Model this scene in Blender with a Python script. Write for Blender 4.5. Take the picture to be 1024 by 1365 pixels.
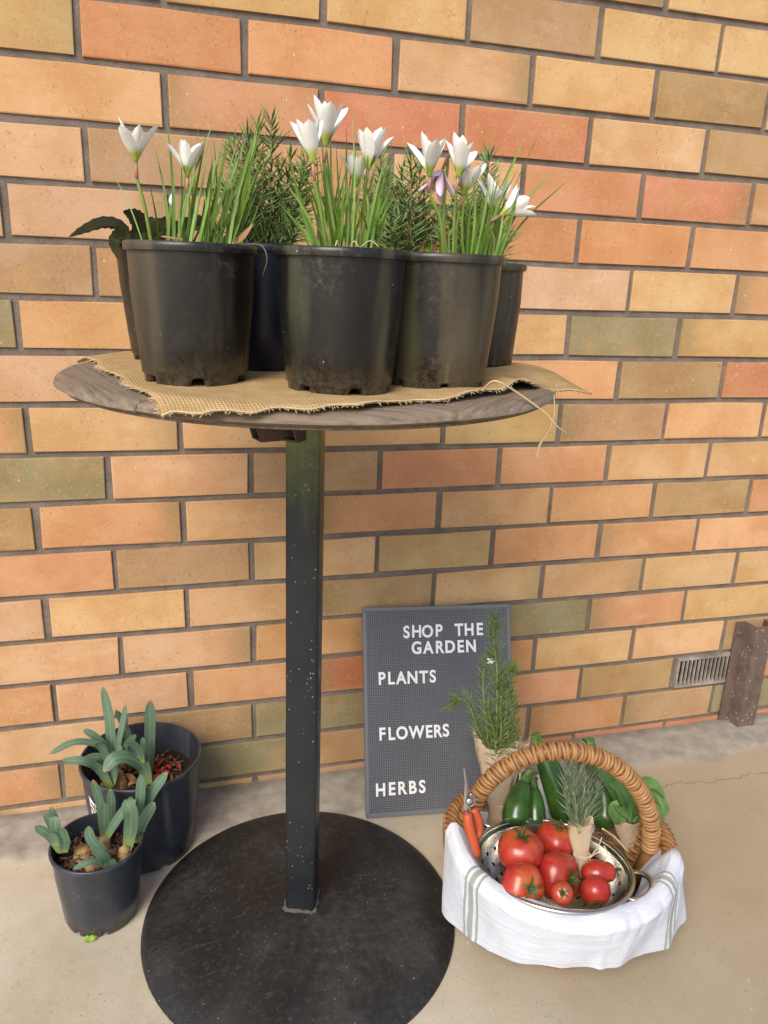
import bpy, bmesh, math, random
from mathutils import Vector, Matrix, noise as mnoise

for _o in list(bpy.data.objects):
    bpy.data.objects.remove(_o)
S = bpy.context.scene
COL = S.collection
PI = math.pi
R = math.radians
rng = random.Random(11)

# ------------------------------------------------------------------ camera, sky, sun, exposure
CAM = Vector((0.1055, -1.3395, 0.9962))
AZ, EL, RO, FPX = 0.27941, -0.29907, 0.03947, 1021.27
_f = Vector((math.sin(AZ) * math.cos(EL), math.cos(AZ) * math.cos(EL), math.sin(EL)))
_r = Vector((math.cos(AZ), -math.sin(AZ), 0))
_u = _r.cross(_f)
c_, s_ = math.cos(RO), math.sin(RO)
RIGHT, UP, FWD = c_ * _r + s_ * _u, -s_ * _r + c_ * _u, _f
cd = bpy.data.cameras.new('camera')
cam = bpy.data.objects.new('camera', cd)
COL.objects.link(cam)
cd.sensor_fit = 'HORIZONTAL'
cd.sensor_width = 36
cd.lens = 36 * FPX / 1024
cd.clip_start = 0.02
cd.clip_end = 200
cam.matrix_world = Matrix(((RIGHT.x, UP.x, -FWD.x, CAM.x), (RIGHT.y, UP.y, -FWD.y, CAM.y), (RIGHT.z, UP.z, -FWD.z, CAM.z), (0, 0, 0, 1)))
S.camera = cam

SUN_EL, SUN_FROM = R(41), R(216)      # bearing (clockwise from +Y) the light comes from: behind the viewer, to the left
world = bpy.data.worlds.new('World')
S.world = world
world.use_nodes = True
wn = world.node_tree
sky = wn.nodes.new('ShaderNodeTexSky')
sky.sky_type = 'NISHITA'
sky.sun_disc = False
sky.sun_elevation = SUN_EL
sky.sun_rotation = SUN_FROM
sky.air_density = 1.0
sky.dust_density = 2.0
bg = wn.nodes['Background']
bg.inputs['Strength'].default_value = 0.10
wn.links.new(sky.outputs[0], bg.inputs[0])
sl = bpy.data.lights.new('sun', 'SUN')
sl.energy = 1.75
sl.angle = R(30)
sl.color = (1.0, 0.935, 0.83)
sun = bpy.data.objects.new('sun', sl)
COL.objects.link(sun)
sun.location = (-3, -4, 4)
_d = Vector((math.sin(SUN_FROM) * math.cos(SUN_EL), math.cos(SUN_FROM) * math.cos(SUN_EL), math.sin(SUN_EL)))
sun.rotation_euler = _d.to_track_quat('Z', 'Y').to_euler()
vs = S.view_settings
vs.view_transform = 'Standard'
vs.look = 'None'
vs.exposure = 0.84
vs.gamma = 1
vs.use_curve_mapping = False


def at(px, py, y):
    """world point seen at photo pixel (px, py) on the vertical plane at depth y"""
    d = FWD + RIGHT * ((px - 512) / FPX) - UP * ((py - 682) / FPX)
    return CAM + d * ((y - CAM.y) / d.y)


def on(px, py, z):
    """world point seen at photo pixel (px, py) on the level plane at height z"""
    d = FWD + RIGHT * ((px - 512) / FPX) - UP * ((py - 682) / FPX)
    return CAM + d * ((z - CAM.z) / d.z)


# ------------------------------------------------------------------ object helpers
def link(o, parent=None):
    COL.objects.link(o)
    if parent is not None:
        o.parent = parent
    return o


def tag(o, label=None, cat=None, group=None, kind=None):
    if label: o['label'] = label
    if cat: o['category'] = cat
    if group: o['group'] = group
    if kind: o['kind'] = kind
    return o


def empty(name, loc, label, cat, group=None, rz=0):
    o = bpy.data.objects.new(name, None)
    o.location = loc
    o.rotation_euler = (0, 0, rz)
    o.empty_display_size = 0.05
    link(o)
    return tag(o, label, cat, group)


class MB:
    """collects geometry for one mesh object"""
    def __init__(self):
        self.v, self.f, self.flat, self.uvs = [], [], False, {}

    def add(self, vs_, fs_):
        n = len(self.v)
        self.v += [Vector(p) for p in vs_]
        self.f += [tuple(i + n for i in f) for f in fs_]
        return self

    def box(self, lo, hi, m=None):
        x0, y0, z0 = lo
        x1, y1, z1 = hi
        p = [Vector(q) for q in ((x0, y0, z0), (x1, y0, z0), (x1, y1, z0), (x0, y1, z0), (x0, y0, z1), (x1, y0, z1), (x1, y1, z1), (x0, y1, z1))]
        if m is not None: p = [m @ q for q in p]
        return self.add(p, [(0, 3, 2, 1), (4, 5, 6, 7), (0, 1, 5, 4), (1, 2, 6, 5), (2, 3, 7, 6), (3, 0, 4, 7)])

    def tube(self, path, rad, n=8, cap=True, closed=False):
        path = [Vector(p) for p in path]
        k = len(path)
        rads = rad if isinstance(rad, (list, tuple)) else [rad] * k
        nrm = None
        vs_, fs_ = [], []
        for i, p in enumerate(path):
            a = path[(i - 1) % k] if (closed or i > 0) else p
            b = path[(i + 1) % k] if (closed or i < k - 1) else p
            t = (b - a).normalized() if (b - a).length > 1e-9 else Vector((0, 0, 1))
            if nrm is None:
                nrm = t.orthogonal().normalized()
            nrm = nrm - t * nrm.dot(t)
            if nrm.length < 1e-6: nrm = t.orthogonal()
            nrm.normalize()
            bi = t.cross(nrm)
            for j in range(n):
                w = 2 * PI * j / n
                vs_.append(p + (nrm * math.cos(w) + bi * math.sin(w)) * rads[i])
        for i in range(k if closed else k - 1):
            i2 = (i + 1) % k
            for j in range(n):
                j2 = (j + 1) % n
                fs_.append((i * n + j, i * n + j2, i2 * n + j2, i2 * n + j))
        if cap and not closed:
            fs_.append(tuple(range(n))[::-1])
            fs_.append(tuple((k - 1) * n + j for j in range(n)))
        return self.add(vs_, fs_)

    def lathe(self, prof, n=48, fn=None, close=False, skip=None):
        """prof: list of (r, z); fn(theta, i, r, z) -> (r, z)"""
        vs_, fs_ = [], []
        k = len(prof)
        for i, (r, z) in enumerate(prof):
            for j in range(n):
                th = 2 * PI * j / n
                rr, zz = fn(th, i, r, z) if fn else (r, z)
                vs_.append((rr * math.cos(th), rr * math.sin(th), zz))
        for i in range(k if close else k - 1):
            i2 = (i + 1) % k
            for j in range(n):
                if skip and skip(i, j): continue
                j2 = (j + 1) % n
                fs_.append((i * n + j, i * n + j2, i2 * n + j2, i2 * n + j))
        return self.add(vs_, fs_)

    def ribbon(self, pts, width, face, fold=0.25, thick=0.0008, prof=None):
        """leaf blade along pts; width in metres (full), face = direction its upper side looks to"""
        k = len(pts)
        self.flat = True
        vs_, fs_ = [], []
        face = Vector(face).normalized()
        for i, p in enumerate(pts):
            p = Vector(p)
            a, b = Vector(pts[max(i - 1, 0)]), Vector(pts[min(i + 1, k - 1)])
            t = (b - a).normalized()
            side = t.cross(face)
            if side.length < 1e-4: side = t.orthogonal()
            side.normalize()
            nn = side.cross(t).normalized()
            s = i / (k - 1)
            w = width * 0.5 * (prof(s) if prof else max(0.04, (1 - s ** 3)) * min(1, 0.6 + s * 2))
            th = min(thick, w * 0.8)
            for q_, uu in enumerate((1, 0, -1, 0)): self.uvs[len(self.v) + i * 4 + q_] = (uu * .5 + .5, s)
            vs_ += [p + side * w, p - nn * (fold * w) + nn * th * .5, p - side * w, p - nn * (fold * w) - nn * th * .5]
        for i in range(k - 1):
            for j in range(4):
                j2 = (j + 1) % 4
                fs_.append((i * 4 + j, i * 4 + j2, (i + 1) * 4 + j2, (i + 1) * 4 + j))
        fs_ += [(3, 2, 1, 0), tuple((k - 1) * 4 + j for j in range(4))]
        return self.add(vs_, fs_)

    def grid(self, nu, nv, fn, wrap=False):
        vs_ = [fn(i / (nu - (0 if wrap else 1)), j / (nv - 1)) for i in range(nu) for j in range(nv)]
        for i in range(nu):
            for j in range(nv): self.uvs[len(self.v) + i * nv + j] = (j / (nv - 1), i / (nu - 1))
        fs_ = []
        for i in range(nu if wrap else nu - 1):
            i2 = (i + 1) % nu
            for j in range(nv - 1):
                fs_.append((i * nv + j, i2 * nv + j, i2 * nv + j + 1, i * nv + j + 1))
        return self.add(vs_, fs_)

    def mesh(self, name, smooth=True):
        me = bpy.data.meshes.new(name)
        me.from_pydata([tuple(v) for v in self.v], [], self.f)
        me.update()
        if self.uvs:
            lay = me.uv_layers.new(name='UVMap')
            for lp in me.loops: lay.data[lp.index].uv = self.uvs.get(lp.vertex_index, (.5, .5))
        if smooth:
            me.polygons.foreach_set('use_smooth', [True] * len(me.polygons))
        return me

    def build(self, name, m, parent=None, smooth=True, loc=None, kind=None, sharp=None):
        me = self.mesh(name, smooth)
        if sharp is None and self.flat: sharp = 62
        me.materials.append(m)
        if sharp:
            me.set_sharp_from_angle(angle=R(sharp))
        o = bpy.data.objects.new(name, me)
        if loc is not None: o.location = loc
        link(o, parent)
        if kind: o['kind'] = kind
        return o


def curve(pts, n):
    """Catmull-Rom through pts, n+1 samples"""
    P = [Vector(p) for p in pts]
    P = [P[0] * 2 - P[1]] + P + [P[-1] * 2 - P[-2]]
    out = []
    segs = len(P) - 3
    for i in range(n + 1):
        t = i / n * segs
        k = min(int(t), segs - 1)
        t -= k
        a, b, c, d = P[k:k + 4]
        out.append(0.5 * ((2 * b) + (c - a) * t + (2 * a - 5 * b + 4 * c - d) * t * t + (3 * b - a - 3 * c + d) * t ** 3))
    return out


def inst(me, name, parent, loc=(0, 0, 0), rot=None, scale=None):
    o = bpy.data.objects.new(name, me)
    o.location = loc
    if rot is not None: o.rotation_euler = rot
    if scale is not None: o.scale = scale
    return link(o, parent)


# ------------------------------------------------------------------ material helpers
class N:
    def __init__(self, name):
        self.m = bpy.data.materials.new(name)
        self.m.use_nodes = True
        self.t = self.m.node_tree
        self.b = self.t.nodes['Principled BSDF']
        self._co = {}

    def new(self, kind, **kw):
        n = self.t.nodes.new(kind)
        for k, v in kw.items(): setattr(n, k, v)
        return n

    def put(self, sock, v):
        if isinstance(v, bpy.types.NodeSocket): self.t.links.new(v, sock)
        elif isinstance(v, tuple) and len(v) == 3 and sock.type == 'RGBA': sock.default_value = (*v, 1)
        else: sock.default_value = v

    def co(self, kind='Object'):
        if kind not in self._co:
            self._co[kind] = self.new('ShaderNodeTexCoord').outputs[kind]
        return self._co[kind]

    def info(self, k):
        return self.new('ShaderNodeObjectInfo').outputs[k]

    def map(self, vec, scale=(1, 1, 1), loc=(0, 0, 0), rot=(0, 0, 0)):
        n = self.new('ShaderNodeMapping')
        self.put(n.inputs['Vector'], vec)
        n.inputs['Scale'].default_value = scale
        self.put(n.inputs['Location'], loc)
        n.inputs['Rotation'].default_value = rot
        return n.outputs[0]

    def shift(self, vec, amt=20):
        """offset a vector by the object's own random number so copies differ"""
        v = self.new('ShaderNodeVectorMath', operation='ADD')
        m = self.math('MULTIPLY', self.info('Random'), amt)
        c = self.new('ShaderNodeCombineXYZ')
        for i in range(3): self.put(c.inputs[i], m)
        self.put(v.inputs[0], vec)
        self.put(v.inputs[1], c.outputs[0])
        return v.outputs[0]

    def noise(self, vec, scale, detail=4, rough=.6, dist=0):
        n = self.new('ShaderNodeTexNoise')
        self.put(n.inputs['Vector'], vec)
        n.inputs['Scale'].default_value = scale
        n.inputs['Detail'].default_value = detail
        n.inputs['Roughness'].default_value = rough
        n.inputs['Distortion'].default_value = dist
        return n.outputs['Fac']

    def voro(self, vec, scale, out='Distance', feature='F1', rand=1):
        n = self.new('ShaderNodeTexVoronoi', feature=feature)
        self.put(n.inputs['Vector'], vec)
        n.inputs['Scale'].default_value = scale
        n.inputs['Randomness'].default_value = rand
        return n.outputs[out]

    def wave(self, vec, scale, dist=0, direction='X', detail=2, dscale=1):
        n = self.new('ShaderNodeTexWave', bands_direction=direction)
        self.put(n.inputs['Vector'], vec)
        n.inputs['Scale'].default_value = scale
        n.inputs['Distortion'].default_value = dist
        n.inputs['Detail'].default_value = detail
        n.inputs['Detail Scale'].default_value = dscale
        return n.outputs['Fac']

    def ramp(self, fac, stops, interp='LINEAR'):
        n = self.new('ShaderNodeValToRGB')
        n.color_ramp.interpolation = interp
        e = n.color_ramp.elements
        while len(e) < len(stops): e.new(.5)
        for el, (p, c) in zip(e, stops):
            el.position = p
            el.color = (c, c, c, 1) if not isinstance(c, tuple) else (*c, 1)
        self.put(n.inputs[0], fac)
        return n.outputs[0]

    def mix(self, fac, a, b, mode='MIX'):
        n = self.new('ShaderNodeMix', data_type='RGBA', blend_type=mode)
        self.put(n.inputs[0], fac)
        self.put(n.inputs[6], a)
        self.put(n.inputs[7], b)
        return n.outputs[2]

    def math(self, op, a, b=0.0, c=None):
        n = self.new('ShaderNodeMath', operation=op)
        self.put(n.inputs[0], a)
        self.put(n.inputs[1], b)
        if c is not None: self.put(n.inputs[2], c)
        return n.outputs[0]

    def sep(self, vec):
        n = self.new('ShaderNodeSeparateXYZ')
        self.put(n.inputs[0], vec)
        return n.outputs

    def maprange(self, v, a, b, c=0.0, d=1.0, smooth=True):
        n = self.new('ShaderNodeMapRange', interpolation_type='SMOOTHSTEP' if smooth else 'LINEAR')
        self.put(n.inputs[0], v)
        for i, q in enumerate((a, b, c, d)): n.inputs[i + 1].default_value = q
        return n.outputs[0]

    def bump(self, h, strength=.3, dist=.002, nrm=None):
        n = self.new('ShaderNodeBump')
        n.inputs['Strength'].default_value = strength
        n.inputs['Distance'].default_value = dist
        self.put(n.inputs['Height'], h)
        if nrm is not None: self.put(n.inputs['Normal'], nrm)
        return n.outputs[0]

    def out(self, color, rough=.6, metal=0., nrm=None, spec=None, **kw):
        self.put(self.b.inputs['Base Color'], color)
        self.put(self.b.inputs['Roughness'], rough)
        self.put(self.b.inputs['Metallic'], metal)
        if spec is not None: self.put(self.b.inputs['Specular IOR Level'], spec)
        if nrm is not None: self.put(self.b.inputs['Normal'], nrm)
        for k, v in kw.items(): self.put(self.b.inputs[k.replace('_', ' ')], v)
        return self.m


def simple(name, col, rough=.6, metal=0., vary=.15, scale=30, bump=0., bscale=200, bdist=.001, spec=None, **kw):
    n = N(name)
    v = n.shift(n.co(), 7)
    f = n.noise(v, scale, 5)
    lo = tuple(c * (1 - vary) for c in col)
    hi = tuple(min(1, c * (1 + vary)) for c in col)
    c = n.ramp(f, [(.25, lo), (.75, hi)])
    nr = n.bump(n.noise(v, bscale, 3), bump, bdist) if bump else None
    return n.out(c, rough, metal, nr, spec, **kw)


MAT = {}


def brick_mat():
    n = N('fired_brick')
    o = n.co()
    v = n.shift(o, 40)
    x, y, z = n.sep(o)
    base = n.info('Color')
    rnd = n.info('Random')
    # broad kiln mottling
    c = n.mix(n.maprange(n.noise(v, 9, 4, .6), .32, .72), base, n.mix(1.0, base, (.84, .74, .62), 'MULTIPLY'))
    c = n.mix(n.maprange(n.noise(n.map(v, (1, 1, 2), (9, 1, 4)), 11, 3, .6), .55, .75, 0, .5), c, n.mix(1.0, base, (1.10, 1.16, 1.25), 'MULTIPLY'))
    c = n.mix(n.math('MULTIPLY', n.maprange(n.noise(n.map(v, (1, 1, 1), (3, 1, 7)), 14, 2, .5), .5, .8), .45), c, (.50, .29, .12))
    # kiln flashing at one end or the rim of some bricks
    wob = n.math('MULTIPLY', n.math('SUBTRACT', n.noise(v, 16, 3), .5), .05)
    sgn = n.math('SUBTRACT', n.math('MULTIPLY', n.math('GREATER_THAN', rnd, .5), 2), 1)
    e = n.maprange(n.math('ADD', n.math('MULTIPLY', x, sgn), wob), .05, .118)
    e = n.math('MULTIPLY', e, n.maprange(n.math('FRACT', n.math('MULTIPLY', rnd, 7.31)), .45, .9, 0, .65))
    c = n.mix(e, c, (.25, .185, .085))
    rim = n.maprange(n.math('ADD', n.math('ABSOLUTE', z), n.math('MULTIPLY', wob, .25)), .026, .037, 0, .35)
    c = n.mix(n.math('MULTIPLY', rim, n.maprange(n.math('FRACT', n.math('MULTIPLY', rnd, 3.7)), .3, .8)), c, (.47, .28, .13))
    # grit: fine dark pits, pale lime specks, drag marks from the extruder
    fine = n.noise(v, 420, 3, .7)
    c = n.mix(n.maprange(fine, .50, .72, 0, .34), c, (.24, .125, .06))
    c = n.mix(n.maprange(n.noise(v, 150, 4, .7), .50, .74, 0, .26), c, (.66, .46, .27))
    pits = n.math('MULTIPLY', n.math('LESS_THAN', n.voro(n.map(v, (1.3, 1, .8)), 120), n.math('MULTIPLY', n.noise(v, 60, 2), .26)), n.math('GREATER_THAN', n.noise(v, 26, 3), .54))
    c = n.mix(n.math('MULTIPLY', pits, .42), c, (.17, .085, .04))
    smear = n.maprange(n.noise(n.map(v, (30, 30, 160)), 1, 4, .7), .60, .78, 0, .28)
    c = n.mix(smear, c, (.24, .13, .065))
    sp = n.math('MULTIPLY', n.math('LESS_THAN', n.voro(n.map(v, (1, 1, .5)), 60), .07), n.math('GREATER_THAN', n.noise(v, 11, 2), .57))
    c = n.mix(n.math('MULTIPLY', sp, .6), c, (.72, .60, .44))
    pk = n.math('MULTIPLY', n.math('LESS_THAN', n.voro(n.map(v, (1.1, 1, .55), (2, 5, 1), (0, .5, 0)), 150), .17), n.math('GREATER_THAN', n.noise(v, 21, 3), .56))
    c = n.mix(n.math('MULTIPLY', pk, .46), c, (.14, .075, .04))
    pits = n.math('MAXIMUM', pits, pk)
    drag = n.noise(n.map(v, (14, 14, 300)), 1.0, 3)
    h = n.math('ADD', n.math('MULTIPLY', fine, .5), n.math('MULTIPLY', drag, .5))
    h = n.math('SUBTRACT', h, n.math('MULTIPLY', pits, 1.5))
    return n.out(c, .78, 0, n.bump(h, .35, .0012), .25)


def mortar_mat():
    n = N('grey_mortar')
    v = n.co()
    f = n.noise(v, 22, 5, .6)
    c = n.ramp(f, [(.3, (.150, .120, .100)), (.7, (.250, .205, .172))])
    g = n.noise(v, 500, 3, .7)
    c = n.mix(n.maprange(g, .5, .8, 0, .35), c, (.30, .25, .20))
    lm = n.maprange(n.noise(v, 45, 5, .75), .60, .74, 0, .35)
    c = n.mix(lm, c, (.36, .31, .26))
    c = n.mix(n.maprange(n.noise(n.map(v, (1, 1, 1), (5, 0, 2)), 33, 4, .7), .60, .75, 0, .45), c, (.085, .065, .052))
    return n.out(c, .9, 0, n.bump(n.math('ADD', g, n.math('MULTIPLY', n.noise(v, 60, 4), 1.6)), .9, .0024), .2)


def floor_mat():
    n = N('weathered_concrete')
    v = n.co()
    x, y, z = n.sep(v)
    a = n.noise(v, 3.2, 6, .62)
    b = n.noise(n.map(v, (1, 1, 1), (4, 9, 0)), 9, 5, .6)
    c = n.ramp(a, [(.28, (.42, .350, .245)), (.5, (.52, .455, .350)), (.72, (.60, .555, .465))])
    c = n.mix(n.maprange(b, .45, .75, 0, .55), c, (.40, .325, .23))
    # brown tone is stronger towards the far right of the slab
    st = n.math('MULTIPLY', n.maprange(n.math('ADD', x, n.math('MULTIPLY', a, .5)), .55, 1.10), .66)
    c = n.mix(st, c, (.300, .225, .135))
    # grey cement smear along the foot of the wall
    wob = n.math('MULTIPLY', n.math('SUBTRACT', n.noise(v, 7, 4), .5), .11)
    edge = n.maprange(n.math('ADD', y, wob), -.140, -.112)
    c = n.mix(n.math('MULTIPLY', edge, .9), c, n.ramp(n.noise(v, 26, 5), [(.3, (.225, .200, .170)), (.7, (.40, .365, .315))]))
    # grit and flecks
    g = n.noise(v, 260, 4, .75)
    c = n.mix(n.maprange(g, .50, .72, 0, .40), c, (.23, .18, .12))
    sp = n.math('MULTIPLY', n.math('LESS_THAN', n.voro(v, 75), .10), n.math('GREATER_THAN', n.noise(v, 13, 3), .56))
    c = n.mix(n.math('MULTIPLY', sp, .5), c, (.12, .085, .05))
    lsp = n.math('MULTIPLY', n.math('LESS_THAN', n.voro(n.map(v, (1, .35, 1), (3, 3, 0)), 48), .06), n.math('GREATER_THAN', n.noise(v, 6, 3), .55))
    c = n.mix(n.math('MULTIPLY', lsp, .55), c, (.68, .63, .54))
    dirt = n.math('MULTIPLY', n.maprange(n.math('ADD', y, n.math('MULTIPLY', wob, .6)), -.030, -.004), .45)
    c = n.mix(dirt, c, (.13, .105, .08))
    fib = n.math('MULTIPLY', n.math('LESS_THAN', n.voro(n.map(v, (1, .16, 1), (0, 0, 0), (0, 0, .6)), 60), .045), n.math('GREATER_THAN', n.noise(v, 9, 3), .5))
    c = n.mix(n.math('MULTIPLY', fib, .6), c, (.15, .11, .07))
    c = n.mix(n.maprange(n.noise(v, 38, 6, .75), .56, .72, 0, .35), c, (.27, .215, .15))
    # hairline cracks
    bend = n.math('MULTIPLY', n.math('SUBTRACT', n.noise(n.map(v, (1, .15, 1)), 6, 5, .6), .5), .16)
    line = n.math('ABSOLUTE', n.math('ADD', n.math('ADD', y, .20), bend))
    cr = n.math('MULTIPLY', n.math('LESS_THAN', line, n.math('MULTIPLY', n.noise(v, 24, 3), .0036)), n.maprange(x, .93, 1.05))
    c = n.mix(n.math('MULTIPLY', cr, .6), c, (.20, .14, .09))
    h = n.math('ADD', n.math('MULTIPLY', g, .5), n.math('MULTIPLY', n.noise(v, 45, 4), .8))
    h = n.math('ADD', h, n.math('MULTIPLY', edge, n.noise(v, 80, 4)))
    return n.out(c, n.ramp(b, [(.3, .62), (.7, .85)]), 0, n.bump(h, .32, .002), .3)


def pot_mat(name, col, dirt=.5, dust=(.17, .15, .12), streak_col=(.098, .078, .048), band_col=(.082, .080, .044)):  # dirt also scales the painted reflection streaks
    n = N(name)
    o = n.co()
    v = n.shift(o, 30)
    x, y, z = n.sep(o)
    c = n.ramp(n.noise(v, 26, 5, .65), [(.3, tuple(q * .8 for q in col)), (.75, tuple(q * 1.4 for q in col))])
    # streaks paint garden reflections into the colour, dusty mottle on floor pots; then dust
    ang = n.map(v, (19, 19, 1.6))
    refl_dust_streak = n.maprange(n.noise(ang, 1, 3, .5), .46, .72, 0, .85 * dirt)
    c = n.mix(refl_dust_streak, c, streak_col)
    refl_dust_band = n.maprange(n.noise(n.map(v, (26, 26, 2.4), (5, 2, 8)), 1, 2, .5), .54, .72, 0, .7 * dirt)
    c = n.mix(refl_dust_band, c, band_col)
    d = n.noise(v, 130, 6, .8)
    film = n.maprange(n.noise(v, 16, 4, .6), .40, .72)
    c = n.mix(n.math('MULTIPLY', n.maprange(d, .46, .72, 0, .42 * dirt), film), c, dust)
    foot = n.math('MULTIPLY', n.maprange(n.math('ADD', z, n.math('MULTIPLY', d, .05)), .062, .030), .55 * dirt)
    c = n.mix(n.math('MULTIPLY', foot, n.maprange(d, .40, .62)), c, (.15, .125, .090))
    sp = n.math('MULTIPLY', n.math('LESS_THAN', n.voro(v, 110), .09), n.math('GREATER_THAN', n.noise(v, 20, 2), .58))
    c = n.mix(n.math('MULTIPLY', sp, .6), c, (.5, .46, .38))
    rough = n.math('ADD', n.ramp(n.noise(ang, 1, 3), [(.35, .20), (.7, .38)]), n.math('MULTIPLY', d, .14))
    return n.out(c, rough, 0, n.bump(n.math('ADD', d, n.noise(v, 18, 3)), .22, .0012), .5)


def cast_mat(name, col, rough0=.42):
    n = N(name)
    v = n.co()
    c = n.ramp(n.noise(v, 9, 6, .65), [(.3, tuple(q * .5 for q in col)), (.52, col), (.74, tuple(q * 2.3 for q in col))])
    rust = n.maprange(n.noise(n.map(v, (1, 1, 1), (7, 2, 1)), 13, 6, .7), .55, .76, 0, .4)
    c = n.mix(rust, c, (.058, .042, .030))
    dust = n.maprange(n.noise(v, 110, 6, .8), .50, .74, 0, .6)
    c = n.mix(dust, c, (.085, .075, .060))
    sp = n.math('MULTIPLY', n.math('LESS_THAN', n.voro(v, 120), n.math('MULTIPLY', n.noise(v, 70, 2), .16)), n.math('GREATER_THAN', n.noise(v, 17, 2), .52))
    c = n.mix(n.math('MULTIPLY', sp, .65), c, (.42, .37, .30))
    halo = n.maprange(n.noise(v, 5, 4, .6), .42, .68, 0, .55)
    c = n.mix(n.math('MULTIPLY', halo, n.maprange(n.noise(v, 70, 6, .8), .40, .65)), c, (.062, .055, .046))
    scr = n.maprange(n.noise(n.map(v, (9, 130, 9), (0, 0, 0), (0, 0, .7)), 1, 3, .6), .66, .74, 0, .35)
    c = n.mix(scr, c, (.10, .095, .085))
    h = n.math('ADD', n.noise(v, 160, 4, .7), n.math('MULTIPLY', n.noise(v, 30, 3), .7))
    return n.out(c, n.ramp(n.noise(v, 22, 4), [(.3, rough0), (.7, rough0 + .22)]), 0, n.bump(h, .35, .0015), .4)


def pole_mat():
    n = N('black_pole_paint')
    v = n.co()
    x, y, z = n.sep(v)
    c = n.ramp(n.noise(v, 14, 4), [(.3, (.008, .010, .013)), (.7, (.015, .019, .023))])
    # green algae film that fades down from the top of the post
    wob = n.math('MULTIPLY', n.noise(n.map(v, (40, 40, 5)), 1, 4), .20)
    g = n.maprange(n.math('ADD', z, n.math('SUBTRACT', wob, .1)), .68, .85, 0, .95)
    c = n.mix(g, c, n.ramp(n.noise(v, 60, 4), [(.3, (.10, .125, .018)), (.7, (.20, .235, .05))]))
    sp = n.math('MULTIPLY', n.math('LESS_THAN', n.voro(n.map(v, (1, 1, .6)), 190), n.math('MULTIPLY', n.noise(v, 120, 2), .23)), n.math('GREATER_THAN', n.noise(v, 34, 2), .53))
    c = n.mix(n.math('MULTIPLY', sp, .7), c, (.50, .46, .39))
    scf = n.maprange(n.noise(n.map(v, (300, 300, 22)), 1, 3, .6), .66, .76, 0, .3)
    c = n.mix(scf, c, (.085, .085, .08))
    ch = n.maprange(n.noise(n.map(v, (1, 1, .4)), 90, 4, .7), .66, .72, 0, .7)
    c = n.mix(n.math('MULTIPLY', ch, n.maprange(n.math('ABSOLUTE', x), .018, .0245)), c, (.33, .25, .19))
    return n.out(c, n.ramp(n.noise(v, 30, 4), [(.3, .26), (.7, .42)]), 0, n.bump(n.noise(v, 90, 3), .15, .001), .5)


def wood_mat():
    n = N('weathered_timber')
    v = n.shift(n.co(), 3)
    g = n.noise(n.map(v, (190, 1.6, 160)), 1, 4, .7)
    c = n.ramp(g, [(.25, (.095, .068, .046)), (.5, (.205, .155, .112)), (.75, (.315, .25, .185))])
    c = n.mix(n.maprange(n.noise(v, 12, 4), .5, .8, 0, .5), c, (.30, .20, .115))
    cr = n.maprange(n.noise(n.map(v, (170, 4, 120), (4, 4, 4)), 1, 3, .6), .64, .72, 0, .7)
    c = n.mix(cr, c, (.045, .033, .024))
    return n.out(c, .82, 0, n.bump(n.math('SUBTRACT', g, cr), .55, .0022), .25)


def burlap_mat():
    n = N('jute_hessian')
    v = n.co('UV')
    a = n.wave(n.map(v, (1, 1, 1)), 46, 1.2, 'X', 2, 2)
    b = n.wave(n.map(v, (1, 1, 1)), 40, 1.2, 'Y', 2, 2)
    w = n.math('MAXIMUM', a, b)
    lo = n.math('MULTIPLY', n.math('LESS_THAN', a, .22), n.math('LESS_THAN', b, .22))
    c = n.ramp(n.noise(v, 16, 5), [(.3, (.43, .275, .120)), (.7, (.61, .415, .200))])
    c = n.mix(n.maprange(w, .55, .1, 0, .6), c, (.12, .075, .035))
    c = n.mix(n.maprange(n.noise(n.map(v, (240, 30, 1)), 1, 3), .5, .8, 0, .4), c, (.60, .47, .28))
    return n.out(c, .95, 0, n.bump(w, .8, .0012), .1)


def towel_mat():
    n = N('white_linen')
    u = n.co('UV')
    x, y, z = n.sep(u)
    c = n.ramp(n.noise(n.map(u, (9, 9, 1)), 1, 3), [(.3, (.58, .605, .68)), (.7, (.65, .675, .745))])
    tot = None
    wob = n.math('MULTIPLY', n.math('SUBTRACT', n.noise(u, 7, 2), .5), .006)
    xx = n.math('ADD', x, wob)
    for cx in (.170, .795):
        for off, w in ((-.022, .0042), (0, .0085), (.022, .0042)):
            s = n.math('LESS_THAN', n.math('ABSOLUTE', n.math('SUBTRACT', xx, cx + off)), w)
            tot = s if tot is None else n.math('MAXIMUM', tot, s)
    dots = n.math('GREATER_THAN', n.noise(n.map(u, (260, 260, 1)), 1, 2), .42)
    c = n.mix(n.math('MULTIPLY', n.math('ADD', n.math('MULTIPLY', dots, .45), .5), tot), c, (.27, .29, .235))
    hem = n.math('MULTIPLY', n.math('LESS_THAN', n.math('ABSOLUTE', n.math('SUBTRACT', y, .925)), .006), .3)
    c = n.mix(hem, c, (.40, .42, .46))
    wv = n.math('ADD', n.wave(u, 95, .5, 'X'), n.wave(u, 70, .5, 'Y'))
    h = n.math('ADD', n.math('MULTIPLY', wv, .10), n.math('MULTIPLY', n.noise(n.map(u, (14, 20, 1)), 1, 5, .55, .8), 1.6))
    return n.out(c, .9, 0, n.bump(h, .55, .003), .15, Sheen_Weight=.15)


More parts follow.
